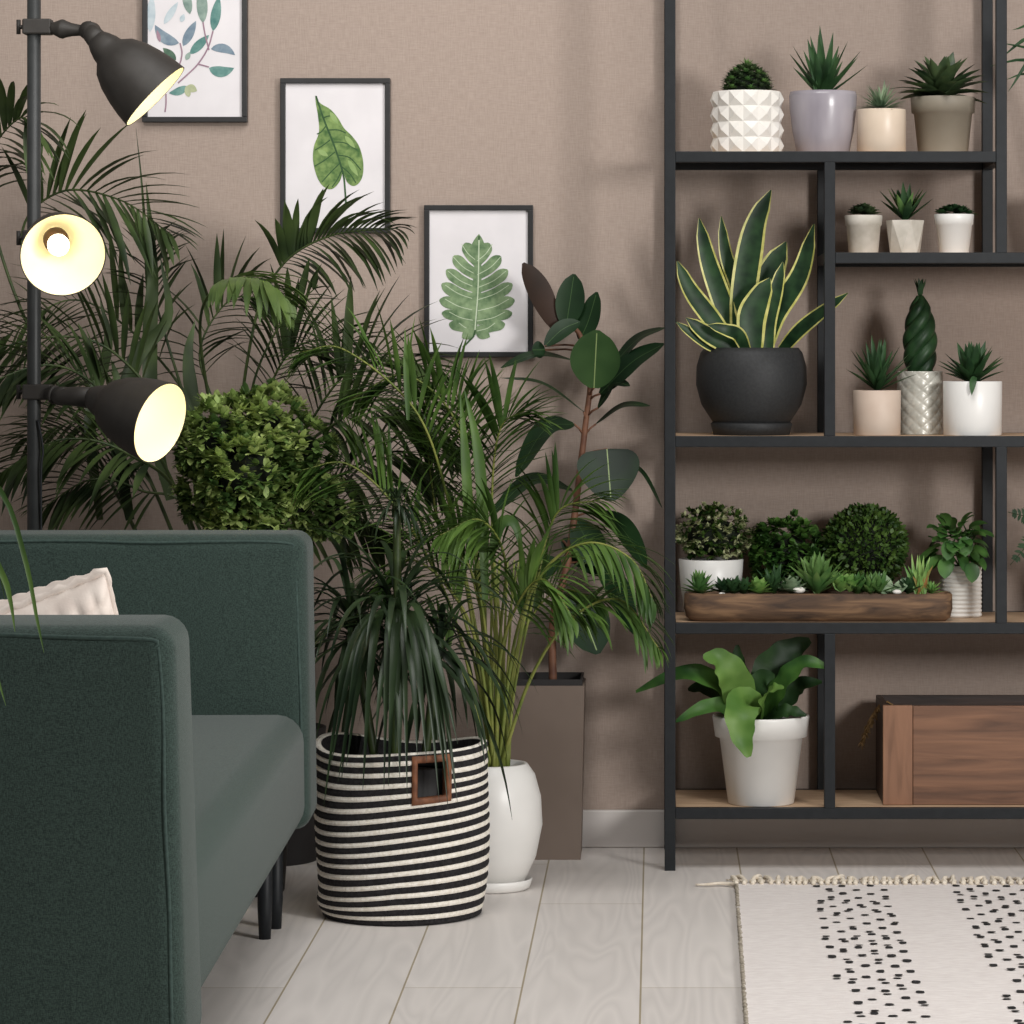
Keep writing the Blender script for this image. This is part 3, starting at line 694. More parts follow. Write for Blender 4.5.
# ribbed pot with broad leaves
r_,c = potted('potted_peperomia','leafy green plant with oval leaves in a ribbed white pot at the trough end','plant',961,6.88,Z4); kk = 6.88/F
B = MB(); H = 52*kk; prof = [(19.5*kk,0)]+[(20.5*kk+(.0009*math.sin(i*PI/2.5)), .002+(H-.003)*i/60) for i in range(61)]
pot_profile(B,c,prof); B.build('pot','white_matte',r_); soil(r_,c,18*kk,H-.004)
B = MB(); cc = P(955,548,6.86)
for i in range(16): tube(B, cr_spline([c+V(0,0,H-.006), c+V(random.uniform(-.03,.03),random.uniform(-.03,.02),H+.03), cc+V(random.uniform(-.05,.05),random.uniform(-.05,.04),random.uniform(-.02,.05))],5), .0015, 5, 0)
for i in range(80):
    z = random.uniform(-.55,1); a = random.uniform(0,2*PI); q_ = math.sqrt(1-z*z); d = V(math.cos(a)*q_,math.sin(a)*q_,z)
    p = cc+V(d.x*.052,d.y*.048,d.z*.052)*random.uniform(.5,1)
    grow(B, p, (d+V(0,0,-.1)), random.uniform(.028,.042), random.uniform(.010,.014), 1.1, 6, oval, 0, .22, N=(d+V(0,-.5,.7)))
for x,y in ((945,578),(972,582),(966,556),(950,560)):
    p = P(x,y-20,6.82); grow(B, p, V(random.uniform(-.2,.2),-.4,-.6), .044, .015, .6, 6, oval, 0, .2, N=V(.1,-1,.35))
B.build('foliage',['peper'],r_,ymax=WALL-.02)
# wooden trough with succulents
Yt = 6.785; kt = Yt/F; c = P(818,350,Yt); c = V(c.x, Yt, Z4)
tray = thing('trough_planter','long rustic wooden trough planted with a row of small succulents','planter',c)
B = MB(); NL = 60; LX = 134*kt; HH = 28*kt; WD = .046
def tsec(u):
    e = max(0,1-abs(u)**14)**.5
    return e
rings = []; vs = []
for i in range(NL+1):
    u = -1+2*i/NL; u = math.sin(u*PI/2)
    for (rx,z) in ((.0,0),(.80,0),(.95,.18),(1.0,.5),(.985,.97),(.93,1.0),(.86,.97),(.82,.72),(0,.7)):
        for s in ((1,) if rx == 0 else (1,)):
            pass
prof_t = [(0,0),(.78,0),(.93,.14),(1,.45),(.99,.95),(.94,1.0),(.87,.96),(.84,.75),(0,.74)]
NS = 96
for (rr,z) in prof_t:
    for kx in range(NS):
        a = 2*PI*kx/NS; ca, sa = math.cos(a), math.sin(a)
        X = LX*math.copysign(abs(ca)**.22, ca); Yv = WD*math.copysign(abs(sa)**.45, sa)
        sc_x = 1-(1-rr)*WD/LX*1.3 if rr > 0 else 0; sc_y = rr
        nz = mnoise.noise(V(X*30,Yv*30,z*3))*.0012
        vs.append(c+V(X*sc_x, Yv*sc_y+nz, z*HH+ (nz if z > .2 else 0)))
B.add(vs, [(j*NS+i, j*NS+(i+1)%NS, (j+1)*NS+(i+1)%NS, (j+1)*NS+i) for j in range(len(prof_t)-1) for i in range(NS)])
B.build('trough','tray',tray)
def tp(px, py=594, dy=0): return P(px, py-2, Yt-.012+dy)
def tsucc(px, mts, fn, py=596, dy=0):
    B = MB(); fn(B, tp(px,py,dy)); B.build('succulent', mts, tray)
tsucc(700, ['aloe_light'], lambda B,q: [rosette(B, q, 28, .046, .0068, .2, 1.4, .1, l1=.95, segs=4, prof=lance), rosette(B, q+V(-.002,0,.012), 10, .036, .005, .8, 1.4, .1, l1=.95, prof=lance)])
tsucc(733, ['aloe'], lambda B,q: [rosette(B, q+V(dx,0,0), 20, .038, .007, .25, 1.3, .1, l1=.95, prof=lance) for dx in (-.018,.0,.02)])
tsucc(758, ['succ_lime'], lambda B,q: rosette(B, q, 30, .036, .008, .15, 1.3, .1, l1=.95, prof=oval))
tsucc(774, ['aloe'], lambda B,q: rosette(B, q, 20, .06, .0062, .4, 1.4, .1, l1=.95, prof=lance), dy=.01)
tsucc(792, ['succ_grey'], lambda B,q: rosette(B, q, 30, .038, .0105, .2, 1.3, .1, l1=.95, prof=oval))
tsucc(817, ['aloe_light'], lambda B,q: rosette(B, q, 32, .088, .0105, .4, 1.45, -.05, prof=lance, l1=.9), dy=.008)
tsucc(843, ['succ_lime'], lambda B,q: [rosette(B, q+V(dx,0,.004), 16, .038, .009, .5, 1.4, -.1, l1=.95, prof=oval) for dx in (-.005,.012)])
tsucc(857, ['aloe_light'], lambda B,q: rosette(B, q, 24, .046, .0085, .3, 1.3, .0, l1=.95, prof=lance), dy=.01)
tsucc(874, ['aloe_light'], lambda B,q: [rosette(B, q+V(dx,0,0), 22, .046, .006, .2, 1.4, .1, l1=.95, prof=lance) for dx in (-.008,.01)])
def gl(B,q):
    for az,el,L,w in ((2.6,1.2,.045,.011),(-.5,.7,.04,.012),(3.4,.6,.03,.01),(-1.6,.5,.02,.009),(.3,.9,.05,.008)): grow(B, q, dirv(az,el), L, w, .5, 5, oval, 0, .2, N=V(0,-.8,.5))
tsucc(891, ['succ_grey'], gl)
tsucc(908, ['aloe'], lambda B,q: rosette(B, q, 20, .042, .0065, .3, 1.3, .1, l1=.95, prof=lance))
def gr_(B,q):
    for i in range(26): grow(B, q+V(random.uniform(-.01,.01),random.uniform(-.006,.006),0), dirv(random.uniform(0,6.28),random.uniform(1.0,1.5)), random.uniform(.04,.08), .0042, .1, 5, lance, 1 if i%6 == 0 else 0, .3, N=V(0,-1,.1))
    rosette(B, q+V(.022,0,0), 16, .03, .0045, .3, 1.3, .1, l1=.95, prof=lance)
tsucc(920, ['succ_lime','red_tip'], gr_)
for px,py,rr in ((799,588,.011),(897,590,.008),(722,592,.006)):
    B = MB(); lathe(B, [(max(.0004,rr*math.sin(PI*i/8)), -rr*.6*math.cos(PI*i/8)) for i in range(9)], P(px,py+2,Yt-.03), 14, mod=lambda r,z,a: r*(1+.15*math.sin(a*2+1))); B.build('pebble','white_matte',tray)

# ---- bottom shelf: fern and crate
Yp = 6.80; kp = Yp/F
r_,c = potted('potted_fern','broad wavy-leaved bird nest fern in a white plastic pot with thick rim','plant',761,Yp,Z5)
B = MB(); pot_profile(B,c,[(32*kp,0),(33*kp,.0015),(41.5*kp,66*kp),(46*kp,67*kp),(48.5*kp,86*kp),(48*kp,88*kp)],wall=.004,depth=.02,segs=64); B.build('pot','white_ceramic',r_); soil(r_,c,43*kp,82*kp)
def fern_leaf(B, pts, w, m, N, wav=.12, rib=True):
    c3 = cr_spline(pts, 26); T = tangents(c3); n = len(c3); o = len(B.v); ph = random.uniform(0,6)
    for i,p in enumerate(c3):
        t = i/(n-1); s = T[i].cross(N).normalized(); nn = s.cross(T[i])
        h = w*kp/2*max(.04, math.sin(PI*(t**.75*.93+.05)))**.7
        for j,a in enumerate((-1,-.55,0,.55,1)):
            wv = math.sin(t*26+ph+(1.5 if a > 0 else 0))*wav*h*(abs(a)**2)
            B.v.append(p+s*(h*a*(1+.06*math.sin(t*31+a*2)))+nn*(abs(a)*.25*h+wv))
    for i in range(n-1):
        for j in range(4): a = o+i*5+j; B.f.append((a,a+1,a+6,a+5)); B.m.append(m)
B = MB(); b0 = (758,722,0)
def W(*l): return [P(x,y,Yp+d) for x,y,d in l]
fern_leaf(B, W((752,730,0),(742,700,-.03),(732,675,-.05),(718,660,-.06),(703,657,-.07)), 34, 1, V(-.2,-1,.6))
fern_leaf(B, W((755,725,-.02),(747,703,-.06),(741,712,-.10),(742,735,-.115),(749,757,-.118)), 34, 1, V(0,-1,.25))
fern_leaf(B, W((760,725,0),(764,695,0),(772,670,0),(788,652,.01),(810,640,.02)), 40, 2, V(.1,-1,.1))
fern_leaf(B, W((765,725,-.01),(775,700,-.03),(786,680,-.05),(805,663,-.06),(829,668,-.07)), 26, 0, V(-.2,-.7,.8))
fern_leaf(B, W((760,725,-.03),(765,700,-.06),(772,690,-.08),(784,688,-.09)), 22, 1, V(0,-.6,1))
fern_leaf(B, W((752,725,0),(735,698,-.01),(712,680,-.02),(680,674,-.02),(636,692,-.0)), 26, 0, V(0,-.8,.8))
fern_leaf(B, W((750,725,-.01),(735,712,-.04),(715,706,-.05),(695,712,-.06),(676,722,-.06)), 20, 0, V(0,-.8,.8))
fern_leaf(B, W((757,725,.03),(745,695,.04),(738,668,.05),(737,645,.05)), 22, 2, V(.1,-1,.1))
fern_leaf(B, W((763,725,-.02),(778,714,-.05),(792,712,-.06),(806,716,-.07)), 18, 2, V(0,-.8,.8))
fern_leaf(B, W((766,725,.0),(785,700,.02),(800,685,.03),(822,682,.03)), 22, 2, V(0,-.8,.6))
fern_leaf(B, W((755,725,-.02),(752,700,-.03),(762,680,-.04),(775,676,-.05)), 26, 2, V(0,-1,.4))
fern_leaf(B, W((752,725,.02),(728,700,.04),(705,688,.05),(688,690,.05)), 24, 2, V(0,-.8,.8))
B.build('foliage',['fern','fern_light','fern_dark'],r_,ymax=WALL-.02)
# crate
Yc = 6.765; kc = Yc/F; x0 = (883-VX)*kc; x1 = x0+.46; z0 = Z5; z1 = CH-(706-VY)*kc; y1 = 6.985
crate = thing('wooden_crate','brown wooden crate with open top on the bottom shelf','crate',V((x0+x1)/2,(Yc+y1)/2,z0))
B = MB(); box(B, x0+.058,x1-.058,Yc,Yc+.012,z0+.0005,z1,bev=.001); B.build('front_panel','crate',crate,smooth=False)
for a in (x0,x1-.057):
    B = MB(); box(B, a,a+.057,Yc-.003,Yc+.012,z0+.0005,z1+.001,bev=.001); B.build('corner_board','crate_side',crate,smooth=False)
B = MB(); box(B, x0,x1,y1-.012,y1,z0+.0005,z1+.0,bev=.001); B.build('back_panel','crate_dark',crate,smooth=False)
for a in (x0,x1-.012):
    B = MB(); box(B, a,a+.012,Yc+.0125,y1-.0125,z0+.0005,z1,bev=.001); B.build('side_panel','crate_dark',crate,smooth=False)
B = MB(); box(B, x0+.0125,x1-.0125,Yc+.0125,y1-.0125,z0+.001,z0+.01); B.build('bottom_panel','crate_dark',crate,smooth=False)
# dried stalks lying in the crate and hanging over its left side
B = MB(); random.seed(9)
for i in range(7):
    d = random.uniform(-3,3); p = cr_spline([P(905,716,6.86+i*.003), P(886,702+d*.3,6.86+i*.003), P(872,718+d,6.86), P(862,742+d,6.86)], 10); tube(B, p, .0013, 5)
    for j in range(4,11):
        for s in range(3): grow(B, p[j], V(random.uniform(-1,1),random.uniform(-1,1),-.6), .012, .0022, .3, 2, lance)
o = B.build('dried_stalk','dried'); tag(o,'bunch of dried straw-coloured stalks hanging over the left edge of the crate','dried plant'); recentre(o, P(886,704,6.86))

# plants beyond the right edge whose leaves reach into view
def fern_frond(B, pts, L, hw, n, m=0, N=V(0,-1,.3), droop=.3):
    p = cr_spline(pts, 40); T = tangents(p)
    tube(B, p, lambda t: .0018*(1-.6*t), 5, m)
    for i in range(n):
        t = .12+.86*i/n; j = min(39,int(t*40)); s = T[j].cross(N).normalized(); l = L*math.sin(PI*(t*.85+.1))
        for sg in (-1,1): grow(B, p[j], (s*sg+T[j]*.45), l, hw, droop, 4, lance, m, .2, N=N)
r_,c = potted('potted_fern','fern on the lower shelf whose small-leaved fronds reach in from the right','plant',1092,6.86,Z4); kk = 6.86/F
B = MB(); pot_profile(B,c,[(24*kk,0),(25*kk,.002),(31*kk,50*kk),(31*kk,52*kk)]); B.build('pot','white_ceramic',r_); soil(r_,c,28*kk,48*kk)
B = MB()
for pts in ([(1090,575),(1060,540),(1035,520),(1008,512)],[(1090,575),(1060,545),(1035,540),(1010,565)],[(1090,575),(1070,520),(1050,470),(1030,450)],[(1095,575),(1110,520),(1140,490)],[(1095,575),(1120,550),(1150,560)]):
    fern_frond(B, [P(x,y,6.86-.03*i) for i,(x,y) in enumerate(pts)], .028, .0035, 22)
B.build('foliage','fern_dark',r_)
r_,c = potted('potted_spider_plant','spider plant high on the shelving unit with thin leaves reaching in from the right','plant',1080,6.86,Z2)
B = MB(); pot_profile(B,c,[(24*kk,0),(25*kk,.002),(34*kk,62*kk),(34*kk,64*kk)]); B.build('pot','white_ceramic',r_); soil(r_,c,31*kk,60*kk)
B = MB(); random.seed(3)
for (x,y,mx,my,w) in ((1000,58,1035,40,5),(998,42,1040,55,4),(1008,92,1035,60,5),(990,66,1030,62,4),(1012,30,1040,30,5),(1005,80,1030,75,3)):
    ribbon(B, cr_spline([c+V(0,0,.115), P(1065,100,6.84), P(mx,my,6.80), P(x,y,6.78)],14), lance(w*kk*.8), V(0,-1,.6), .3)
for i in range(22): grow(B, c+V(0,0,.115), dirv(random.uniform(-1.2,1.2) , random.uniform(.5,1.4)), .2, .005, 1.2, 8, lance)
B.build('foliage','aloe',r_,ymax=WALL-.02)

# ------------------------------------------------------------------ floor plants
def frond(B, pts, L, hw, n, t0=.35, N=V(0,-1,.35), droop=.6, ang=.9, ms=1, ml=0, rr=.004, jit=.15, tip=.5, nseg=60, prof=lance, sides=(-1,1), minl=.35):
    p = cr_spline(pts, nseg); T = tangents(p)
    tube(B, p, lambda t: rr*(1-.75*t), 6, ms)
    for i in range(n):
        t = t0+(1-t0)*(i+.3)/n; f = min(nseg-1e-3, t*nseg); j = int(f); pt = p[j]+(p[j+1]-p[j])*(f-j)
        s = T[j].cross(N).normalized(); u = (t-t0)/(1-t0)
        l = L*(minl+(1-minl)*math.sin(PI*min(1,u*.75+.22)))*(1 if u < .85 else 1-(u-.85)*2.2)
        a = ang*(1-.55*u)
        for sg in sides:
            aa = a+random.uniform(-jit,jit)
            d = T[j]*math.cos(aa)+s*sg*math.sin(aa)+N*random.uniform(-.05,.3)
            grow(B, pt, d, l*random.uniform(.85,1.1), hw*random.uniform(.85,1.1), droop*random.uniform(.7,1.4), 6, prof, ml, .3)
CAM = V(0,-1,.25)
# --- kentia palm behind the sofa
random.seed(11)
YK = 6.72; kk = YK/F; c = V((262-VX)*6.87/F, 6.87, 0)
kent = thing('potted_palm','tall dark green palm in a black planter behind the sofa and lamp','plant',c)
B = MB(); lathe(B, [(.001,0),(.108,0),(.11,.005),(.124,.24),(.126,.26),(.120,.26),(.118,.24)], c, 40); B.build('pot','dark_planter',kent); soil(kent,c,.117,.235)
B = MB()
KF = [ # points, leaflet px, half width px, n, t0, droop, N, mat
 ([(262,780,0),(240,480,.04),(252,335,0),(280,268,-.04),(330,236,-.08),(398,228,-.12)],74,5.2,26,.60,.9,V(.1,-1,.1),0),
 ([(262,780,0),(222,480,.0),(200,330,-.1),(222,284,-.2),(262,280,-.28),(292,305,-.30)],62,4.6,26,.58,1.0,V(.1,-.5,1),2),
 ([(264,780,0),(248,480,.05),(252,390,.0),(280,325,-.05),(318,285,-.08)],54,4.2,10,.60,.3,V(0,-1,.1),0),
 ([(260,780,0),(150,480,.06),(50,330,.12),(22,235,.14),(60,192,.1),(120,200,.04),(172,235,0)],104,4.6,22,.56,.5,V(.1,-1,0),0),
 ([(258,780,0),(120,500,.06),(30,330,.12),(-8,220,.14),(-12,160,.1),(20,118,.02),(40,140,0)],84,5,22,.55,.9,V(0,-1,.2),0),
 ([(258,780,0),(180,500,-.05),(110,400,-.15),(50,365,-.22),(-30,390,-.3)],86,5.2,24,.45,.7,V(0,-.8,.8),0),
 ([(260,780,0),(200,480,0),(150,390,-.05),(90,340,-.1),(10,345,-.15),(-40,380,-.18)],90,5.2,26,.42,.5,V(0,-1,.4),0),
 ([(260,780,0),(190,520,-.1),(130,455,-.2),(60,440,-.26),(-10,480,-.3)],86,5,24,.42,.7,V(0,-.8,.8),0),
 ([(262,780,0),(210,480,.05),(182,390,.06),(158,310,.08),(150,270,.08),(156,232,.08)],62,5.0,14,.52,.6,V(0,-1,.1),0),
 ([(266,780,0),(285,500,.05),(318,410,.02),(372,355,0),(440,372,-.02)],88,5.4,26,.45,.6,V(0,-1,.5),0),
 ([(266,780,0),(292,490,0),(340,420,-.1),(400,400,-.14),(462,450,-.16)],84,5.2,26,.45,.7,V(0,-1,.5),0),
 ([(264,780,0),(258,480,.08),(268,395,.08),(300,345,.06),(368,340,.04)],78,5,22,.5,.6,V(0,-1,.4),0),
 ([(268,780,0),(315,520,0),(350,470,-.04),(405,452,-.08),(450,490,-.08)],84,5,22,.4,.8,V(0,-1,.5),0),
 ([(262,780,0),(235,500,.06),(215,410,.1),(200,350,.1),(230,300,.1),(270,300,.08)],76,5,20,.5,.7,V(0,-1,.3),0),
 ([(260,780,0),(215,500,.05),(150,440,.05),(90,420,.05),(20,440,0)],80,5,24,.42,.7,V(0,-1,.5),0),
 ([(260,780,0),(200,530,.0),(140,490,.0),(90,480,-.04),(40,510,-.05)],76,4.6,22,.42,.6,V(0,-1,.5),0),
 ([(264,780,0),(270,560,.05),(310,520,.05),(350,515,.0),(400,540,-.05)],80,4.8,22,.4,.7,V(0,-1,.5),0),
 ([(262,780,0),(225,480,.05),(190,400,.1),(130,330,.12),(70,300,.12),(0,340,.1)],84,5,22,.5,.6,V(0,-1,.3),0),
]
for pts,L,hw,n,t0,dr,N,ml in KF:
    frond(B, [P(x,y,YK+dy) for x,y,dy in pts], L*kk, hw*kk, n, t0, N, dr, ang=.95, ms=1, ml=ml, rr=.0045)
for pts,w in (([(170,500,0),(152,420,.02),(150,330,.04),(153,262,.05),(146,182,.05)],7.5),([(130,520,0),(118,440,0),(135,360,.02),(168,318,.04),(160,255,.05)],8),([(160,480,.05),(148,300,.06),(143,200,.06),(136,128,.06)],1.6),([(100,520,0),(90,420,.02),(108,345,.04),(100,300,.05)],6),([(200,520,0),(196,430,0),(188,360,.02),(195,320,.04)],7)):
    ribbon(B, cr_spline([P(x,y,YK+dy) for x,y,dy in pts],18), strap(w*kk), V(.2,-1,.1), .3, 0)
B.build('foliage',['kentia','palm_stem','kentia_light'],kent,ymax=WALL-.022,ymin=6.1)

# --- light green bush behind the sofa
random.seed(5); YB = 6.47; kk = YB/F; c = V((236-VX)*kk, YB, 0)
bush = thing('potted_bush','round bright green small-leaved bush behind the sofa arm','plant',c)
B = MB(); lathe(B, [(.001,0),(.088,0),(.09,.004),(.104,.2),(.106,.21),(.099,.21),(.098,.195)], c, 36); B.build('pot','dark_planter',bush); soil(bush,c,.096,.19)
B = MB(); tube(B, cr_spline([c+V(0,0,.18), c+V(.01,0,.45), c+V(-.005,0,.72)],10), .010, 8); B.build('stem','trunk',bush)
B = MB(); cc = P(258,468,YB)
LOBES = [(P(222,440,YB-.03),.075),(P(268,428,YB-.02),.072),(P(300,452,YB-.02),.062),(P(250,478,YB-.06),.09),(P(215,488,YB),.065),(P(290,496,YB-.02),.075),(P(330,510,YB+.02),.05),(P(255,520,YB-.03),.09),(P(205,450,YB),.05)]
for lc,lr in LOBES:
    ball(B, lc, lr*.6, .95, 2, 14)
    for i in range(int(lr*lr*36000)):
        z = random.uniform(-1,1); a = random.uniform(0,2*PI); q_ = math.sqrt(1-z*z); d = V(math.cos(a)*q_,math.sin(a)*q_,z)
        if d.y > .55: continue
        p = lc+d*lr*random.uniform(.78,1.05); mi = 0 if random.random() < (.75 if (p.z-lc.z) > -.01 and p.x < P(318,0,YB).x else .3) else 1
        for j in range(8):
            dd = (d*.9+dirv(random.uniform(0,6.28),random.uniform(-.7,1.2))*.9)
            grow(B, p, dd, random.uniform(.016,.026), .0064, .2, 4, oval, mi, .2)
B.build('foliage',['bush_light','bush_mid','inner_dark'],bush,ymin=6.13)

# --- rubber plant in tall taupe planter
YR = 6.94; kk = YR/F
c = V((543-VX)*kk, YR, 0); rub = thing('potted_rubber_plant','rubber plant with dark glossy oval leaves in a tall tapered taupe planter','plant',c)
h = .342; wt = .0835; wb = .076
B = MB(); vs = []
lv = [(wb,0),(wt,h),(wt-.006,h),(wt-.007,h-.03)]
for w_,z in lv:
    for sx_,sy_ in ((-1,-1),(1,-1),(1,1),(-1,1)): vs.append(c+V(sx_*w_, sy_*w_, z))
B.add(vs, [(j*4+i, j*4+(i+1)%4, (j+1)*4+(i+1)%4, (j+1)*4+i) for j in range(3) for i in range(4)]+[(3,2,1,0)])
B.build('pot','planter_taupe',rub,smooth=False)
B = MB(); w_ = wt-.008; box(B, c.x-w_,c.x+w_,YR-w_,YR+w_,h-.03,h-.008,bev=.002); B.build('soil','soil',rub,smooth=False)
B = MB(); w1 = wt-.004; 
for a in ((c.x-w1,c.x+w1,YR-w1,YR-w1+.004),(c.x-w1,c.x+w1,YR+w1-.004,YR+w1),(c.x-w1,c.x-w1+.004,YR-w1+.004,YR+w1-.004),(c.x+w1-.004,c.x+w1,YR-w1+.004,YR+w1-.004)):
    box(B, *a, h-.02, h+.012)
B.build('liner','dark_planter',rub,smooth=False)
stem = [P(553,690,YR),P(553,620,YR),(P(566,570,YR)),P(574,520,YR),P(580,470,YR),P(586,420,YR),P(590,380,YR),P(582,340,YR),P(572,325,YR)]
B = MB(); tube(B, cr_spline(stem,40), lambda t: .0085*(1-.45*t), 10)
RL = [ # base, tip, width px, mat, normal, bend, depth base, depth tip
 ((556,330),(523,263),27,2,(.5,-1,.2),.05,0,-.02),((566,328),(574,274),29,0,(.1,-1,.1),.0,.0,.0),((580,340),(597,292),24,0,(-.4,-1,.2),-.1,0,.01),
 ((545,346),(580,322),20,0,(0,-.9,.6),.1,-.04,-.02),((594,388),(597,330),50,1,(-.05,-1,.05),0,-.05,-.09),((572,360),(501,368),20,0,(0,-.35,1),.12,0,-.06),
 ((584,412),(501,378),13,0,(0,-.3,1),.12,-.01,-.06),((612,366),(665,328),20,0,(.3,-.5,1),.12,0,-.03),((600,394),(664,344),26,0,(.3,-.8,1),.08,-.02,-.05),
 ((598,408),(630,386),16,0,(0,-.6,1),.3,-.02,-.05),((596,424),(650,406),16,0,(0,-.4,1),.15,0,-.03),((574,424),(516,477),32,0,(-.7,-.8,.7),.25,-.01,-.06),
 ((607,449),(611,501),62,3,(0,-1,.25),0,-.05,-.10),((622,462),(662,508),16,0,(.8,-.3,1),.2,0,.0),((572,490),(492,514),24,0,(-.2,-.6,1),.25,0,-.06),
 ((576,520),(600,566),34,0,(.1,-1,.1),0,0,-.02),((598,512),(646,568),34,0,(.8,-.8,.7),.15,0,-.03),((598,562),(634,634),32,0,(.7,-.9,.4),.12,-.01,-.04),
 ((572,594),(598,654),48,3,(.2,-1,.3),.05,-.02,-.06),((560,560),(520,610),34,0,(-.6,-.9,.5),.2,0,-.04),((545,350),(532,350),18,0,(0,-1,.3),0,-.02,-.03),
 ((562,540),(612,575),30,0,(.3,-1,.3),0,.02,.01)]
for (bx,by),(tx,ty),w,mi,N,bend,db,dt in RL:
    p0 = P(bx,by,YR+db); p1 = P(tx,ty,YR+dt); d = p1-p0; N = V(*N).normalized(); up = V(0,0,1)*bend*d.length
    # petiole from nearest stem point
    sp = min(cr_spline(stem,60), key=lambda q: (q-(p0+V(0,0,-.02))).length); tube(B, [sp, (sp+p0)/2+V(0,0,.003), p0], .0022, 6)
B.build('stem','rubber_stem',rub)
B = MB()
for (bx,by),(tx,ty),w,mi,N,bend,db,dt in RL:
    p0 = P(bx,by,YR+db); p1 = P(tx,ty,YR+dt); d = p1-p0; N = V(*N).normalized(); up = V(0,0,1)*bend*d.length
    pts = cr_spline([p0, p0+d*.5+up, p1], 18)
    hw = w/2*kk
    prof = (lambda hw: lambda t: hw*max(.02, math.sin(PI*min(1,t*.96+.02)))**.62*(1 if t < .9 else 1-(t-.9)*4))(hw) if w < 60 else (lambda hw: lambda t: hw*max(.02,math.sin(PI*(t**.62)*.98+.02))**.6)(hw)
    ribbon(B, pts, prof, N, .14, 0 if mi == 3 else mi)
    if mi in (0,1,3):
        ribbon(B, [q+N*.001 for q in pts[:-1]], lambda t: .0011 if mi else .0007, N, 0, 3 if mi else 4)
B.build('foliage',['rubber','rubber_bright','rubber_brown','vein','rubber_bright'],rub,ymax=WALL-.005)

# --- areca palm in white round pot
random.seed(21); YA = 6.50; kk = YA/F; c = V((491-VX)*kk, YA, 0)
are = thing('potted_palm','bright green feathery palm in a round white ceramic pot with saucer','plant',c)
zb = .012
B = MB(); pot_profile(B, c, [(30*kk,zb),(34*kk,zb+.003),(45*kk,zb+26*kk),(51.5*kk,zb+58*kk),(50*kk,zb+86*kk),(44*kk,zb+108*kk),(37*kk,zb+118*kk),(36*kk,zb+119*kk)], wall=.006, depth=.03, segs=64); B.build('pot','white_ceramic',are)
B = MB(); lathe(B, [(.001,0),(36*kk,0),(39*kk,.004),(41.5*kk,.019),(40.5*kk,.0205),(38*kk,.012),(.001,.011)], c, 56); B.build('saucer','white_ceramic',are)
soil(are,c,33*kk,zb+112*kk)
B = MB()
AF = [
 ([(493,775,0),(472,620,0),(448,500,-.05),(415,410,-.1),(345,350,-.12),(300,352,-.12)],80,3.6,34,.45,.7,V(0,-1,.5)),
 ([(494,775,0),(482,620,0),(468,500,-.02),(455,420,-.05),(405,375,-.08),(350,400,-.1)],78,3.6,30,.45,.8,V(0,-1,.4)),
 ([(496,775,0),(484,640,0),(474,520,0),(466,440,0),(455,385,0)],84,3.8,22,.5,.4,V(0,-1,.1)),
 ([(498,775,0),(515,640,-.03),(545,570,-.08),(588,543,-.12),(632,560,-.15),(655,605,-.16)],66,3.2,24,.5,1.3,V(0,-.7,1)),
 ([(498,775,0),(530,680,-.05),(570,620,-.1),(620,600,-.12),(660,650,-.14)],62,3.0,22,.5,1.1,V(0,-.7,1)),
 ([(492,775,0),(455,620,-.03),(405,520,-.08),(350,465,-.1),(300,470,-.12)],80,3.6,28,.45,.8,V(0,-1,.5)),
 ([(496,775,0),(496,620,0),(492,500,-.02),(500,430,-.04),(525,410,-.06)],84,3.8,26,.45,.6,V(0,-1,.3)),
 ([(496,775,0),(500,640,-.04),(505,560,-.1),(480,520,-.16),(440,535,-.2)],74,4,22,.45,1.0,V(0,-.7,.8)),
 ([(498,775,0),(520,640,0),(540,560,0),(560,510,-.02),(600,500,-.04)],80,3.6,26,.45,.9,V(0,-1,.5)),
 ([(494,775,0),(470,640,0),(445,560,.0),(430,470,.0),(425,395,0)],84,3.8,26,.45,.5,V(0,-1,.2)),
 ([(495,775,0),(478,650,-.05),(450,590,-.1),(410,560,-.12),(370,590,-.14)],76,3.4,24,.42,1.0,V(0,-1,.5)),
 ([(496,775,0),(500,660,-.05),(520,600,-.12),(545,580,-.16),(575,620,-.18)],76,3.4,24,.42,1.1,V(0,-1,.5)),
 ([(494,775,0),(465,680,-.05),(440,640,-.1),(410,640,-.12),(385,690,-.12)],66,3.2,20,.4,1.0,V(0,-1,.5)),
 ([(497,775,0),(508,680,.03),(530,620,.05),(560,590,.05),(600,600,.02)],76,3.4,24,.42,1.0,V(0,-1,.5)),
 ([(495,775,0),(488,660,-.04),(478,590,-.1),(455,545,-.12),(420,520,-.14)],76,3.6,24,.42,.8,V(0,-1,.3)),
]
for pts,L,hw,n,t0,dr,N in AF:
    frond(B, [P(x,y,YA+dy) for x,y,dy in pts], L*kk, hw*kk, n, t0, N, dr, ang=.8, rr=.0042)
for i in range(16):
    x = 497+random.uniform(-11,11); t = random.uniform(-45,45)
    tube(B, cr_spline([P(x,778,YA+random.uniform(-.02,.02)),P(x+t*.15,700,YA),P(x+t*.6,620,YA),P(x+t,560,YA)],10), lambda t: .0042*(1-.6*t), 6, 1)
for pts,w in (([(470,560),(466,470),(460,390)],7),([(408,420),(406,370),(405,328)],4),([(485,600),(482,500),(476,440),(464,388)],8),([(490,560),(500,525),(515,525),(524,565)],8),([(485,560),(478,520),(465,525),(456,562)],8)):
    ribbon(B, cr_spline([P(x,y,YA-.12) for x,y in pts],14), strap(w*kk*.7), V(.2,-1,.2), .3)
B.build('foliage',['areca','areca_stem'],are,ymax=WALL-.025,ymin=6.12)

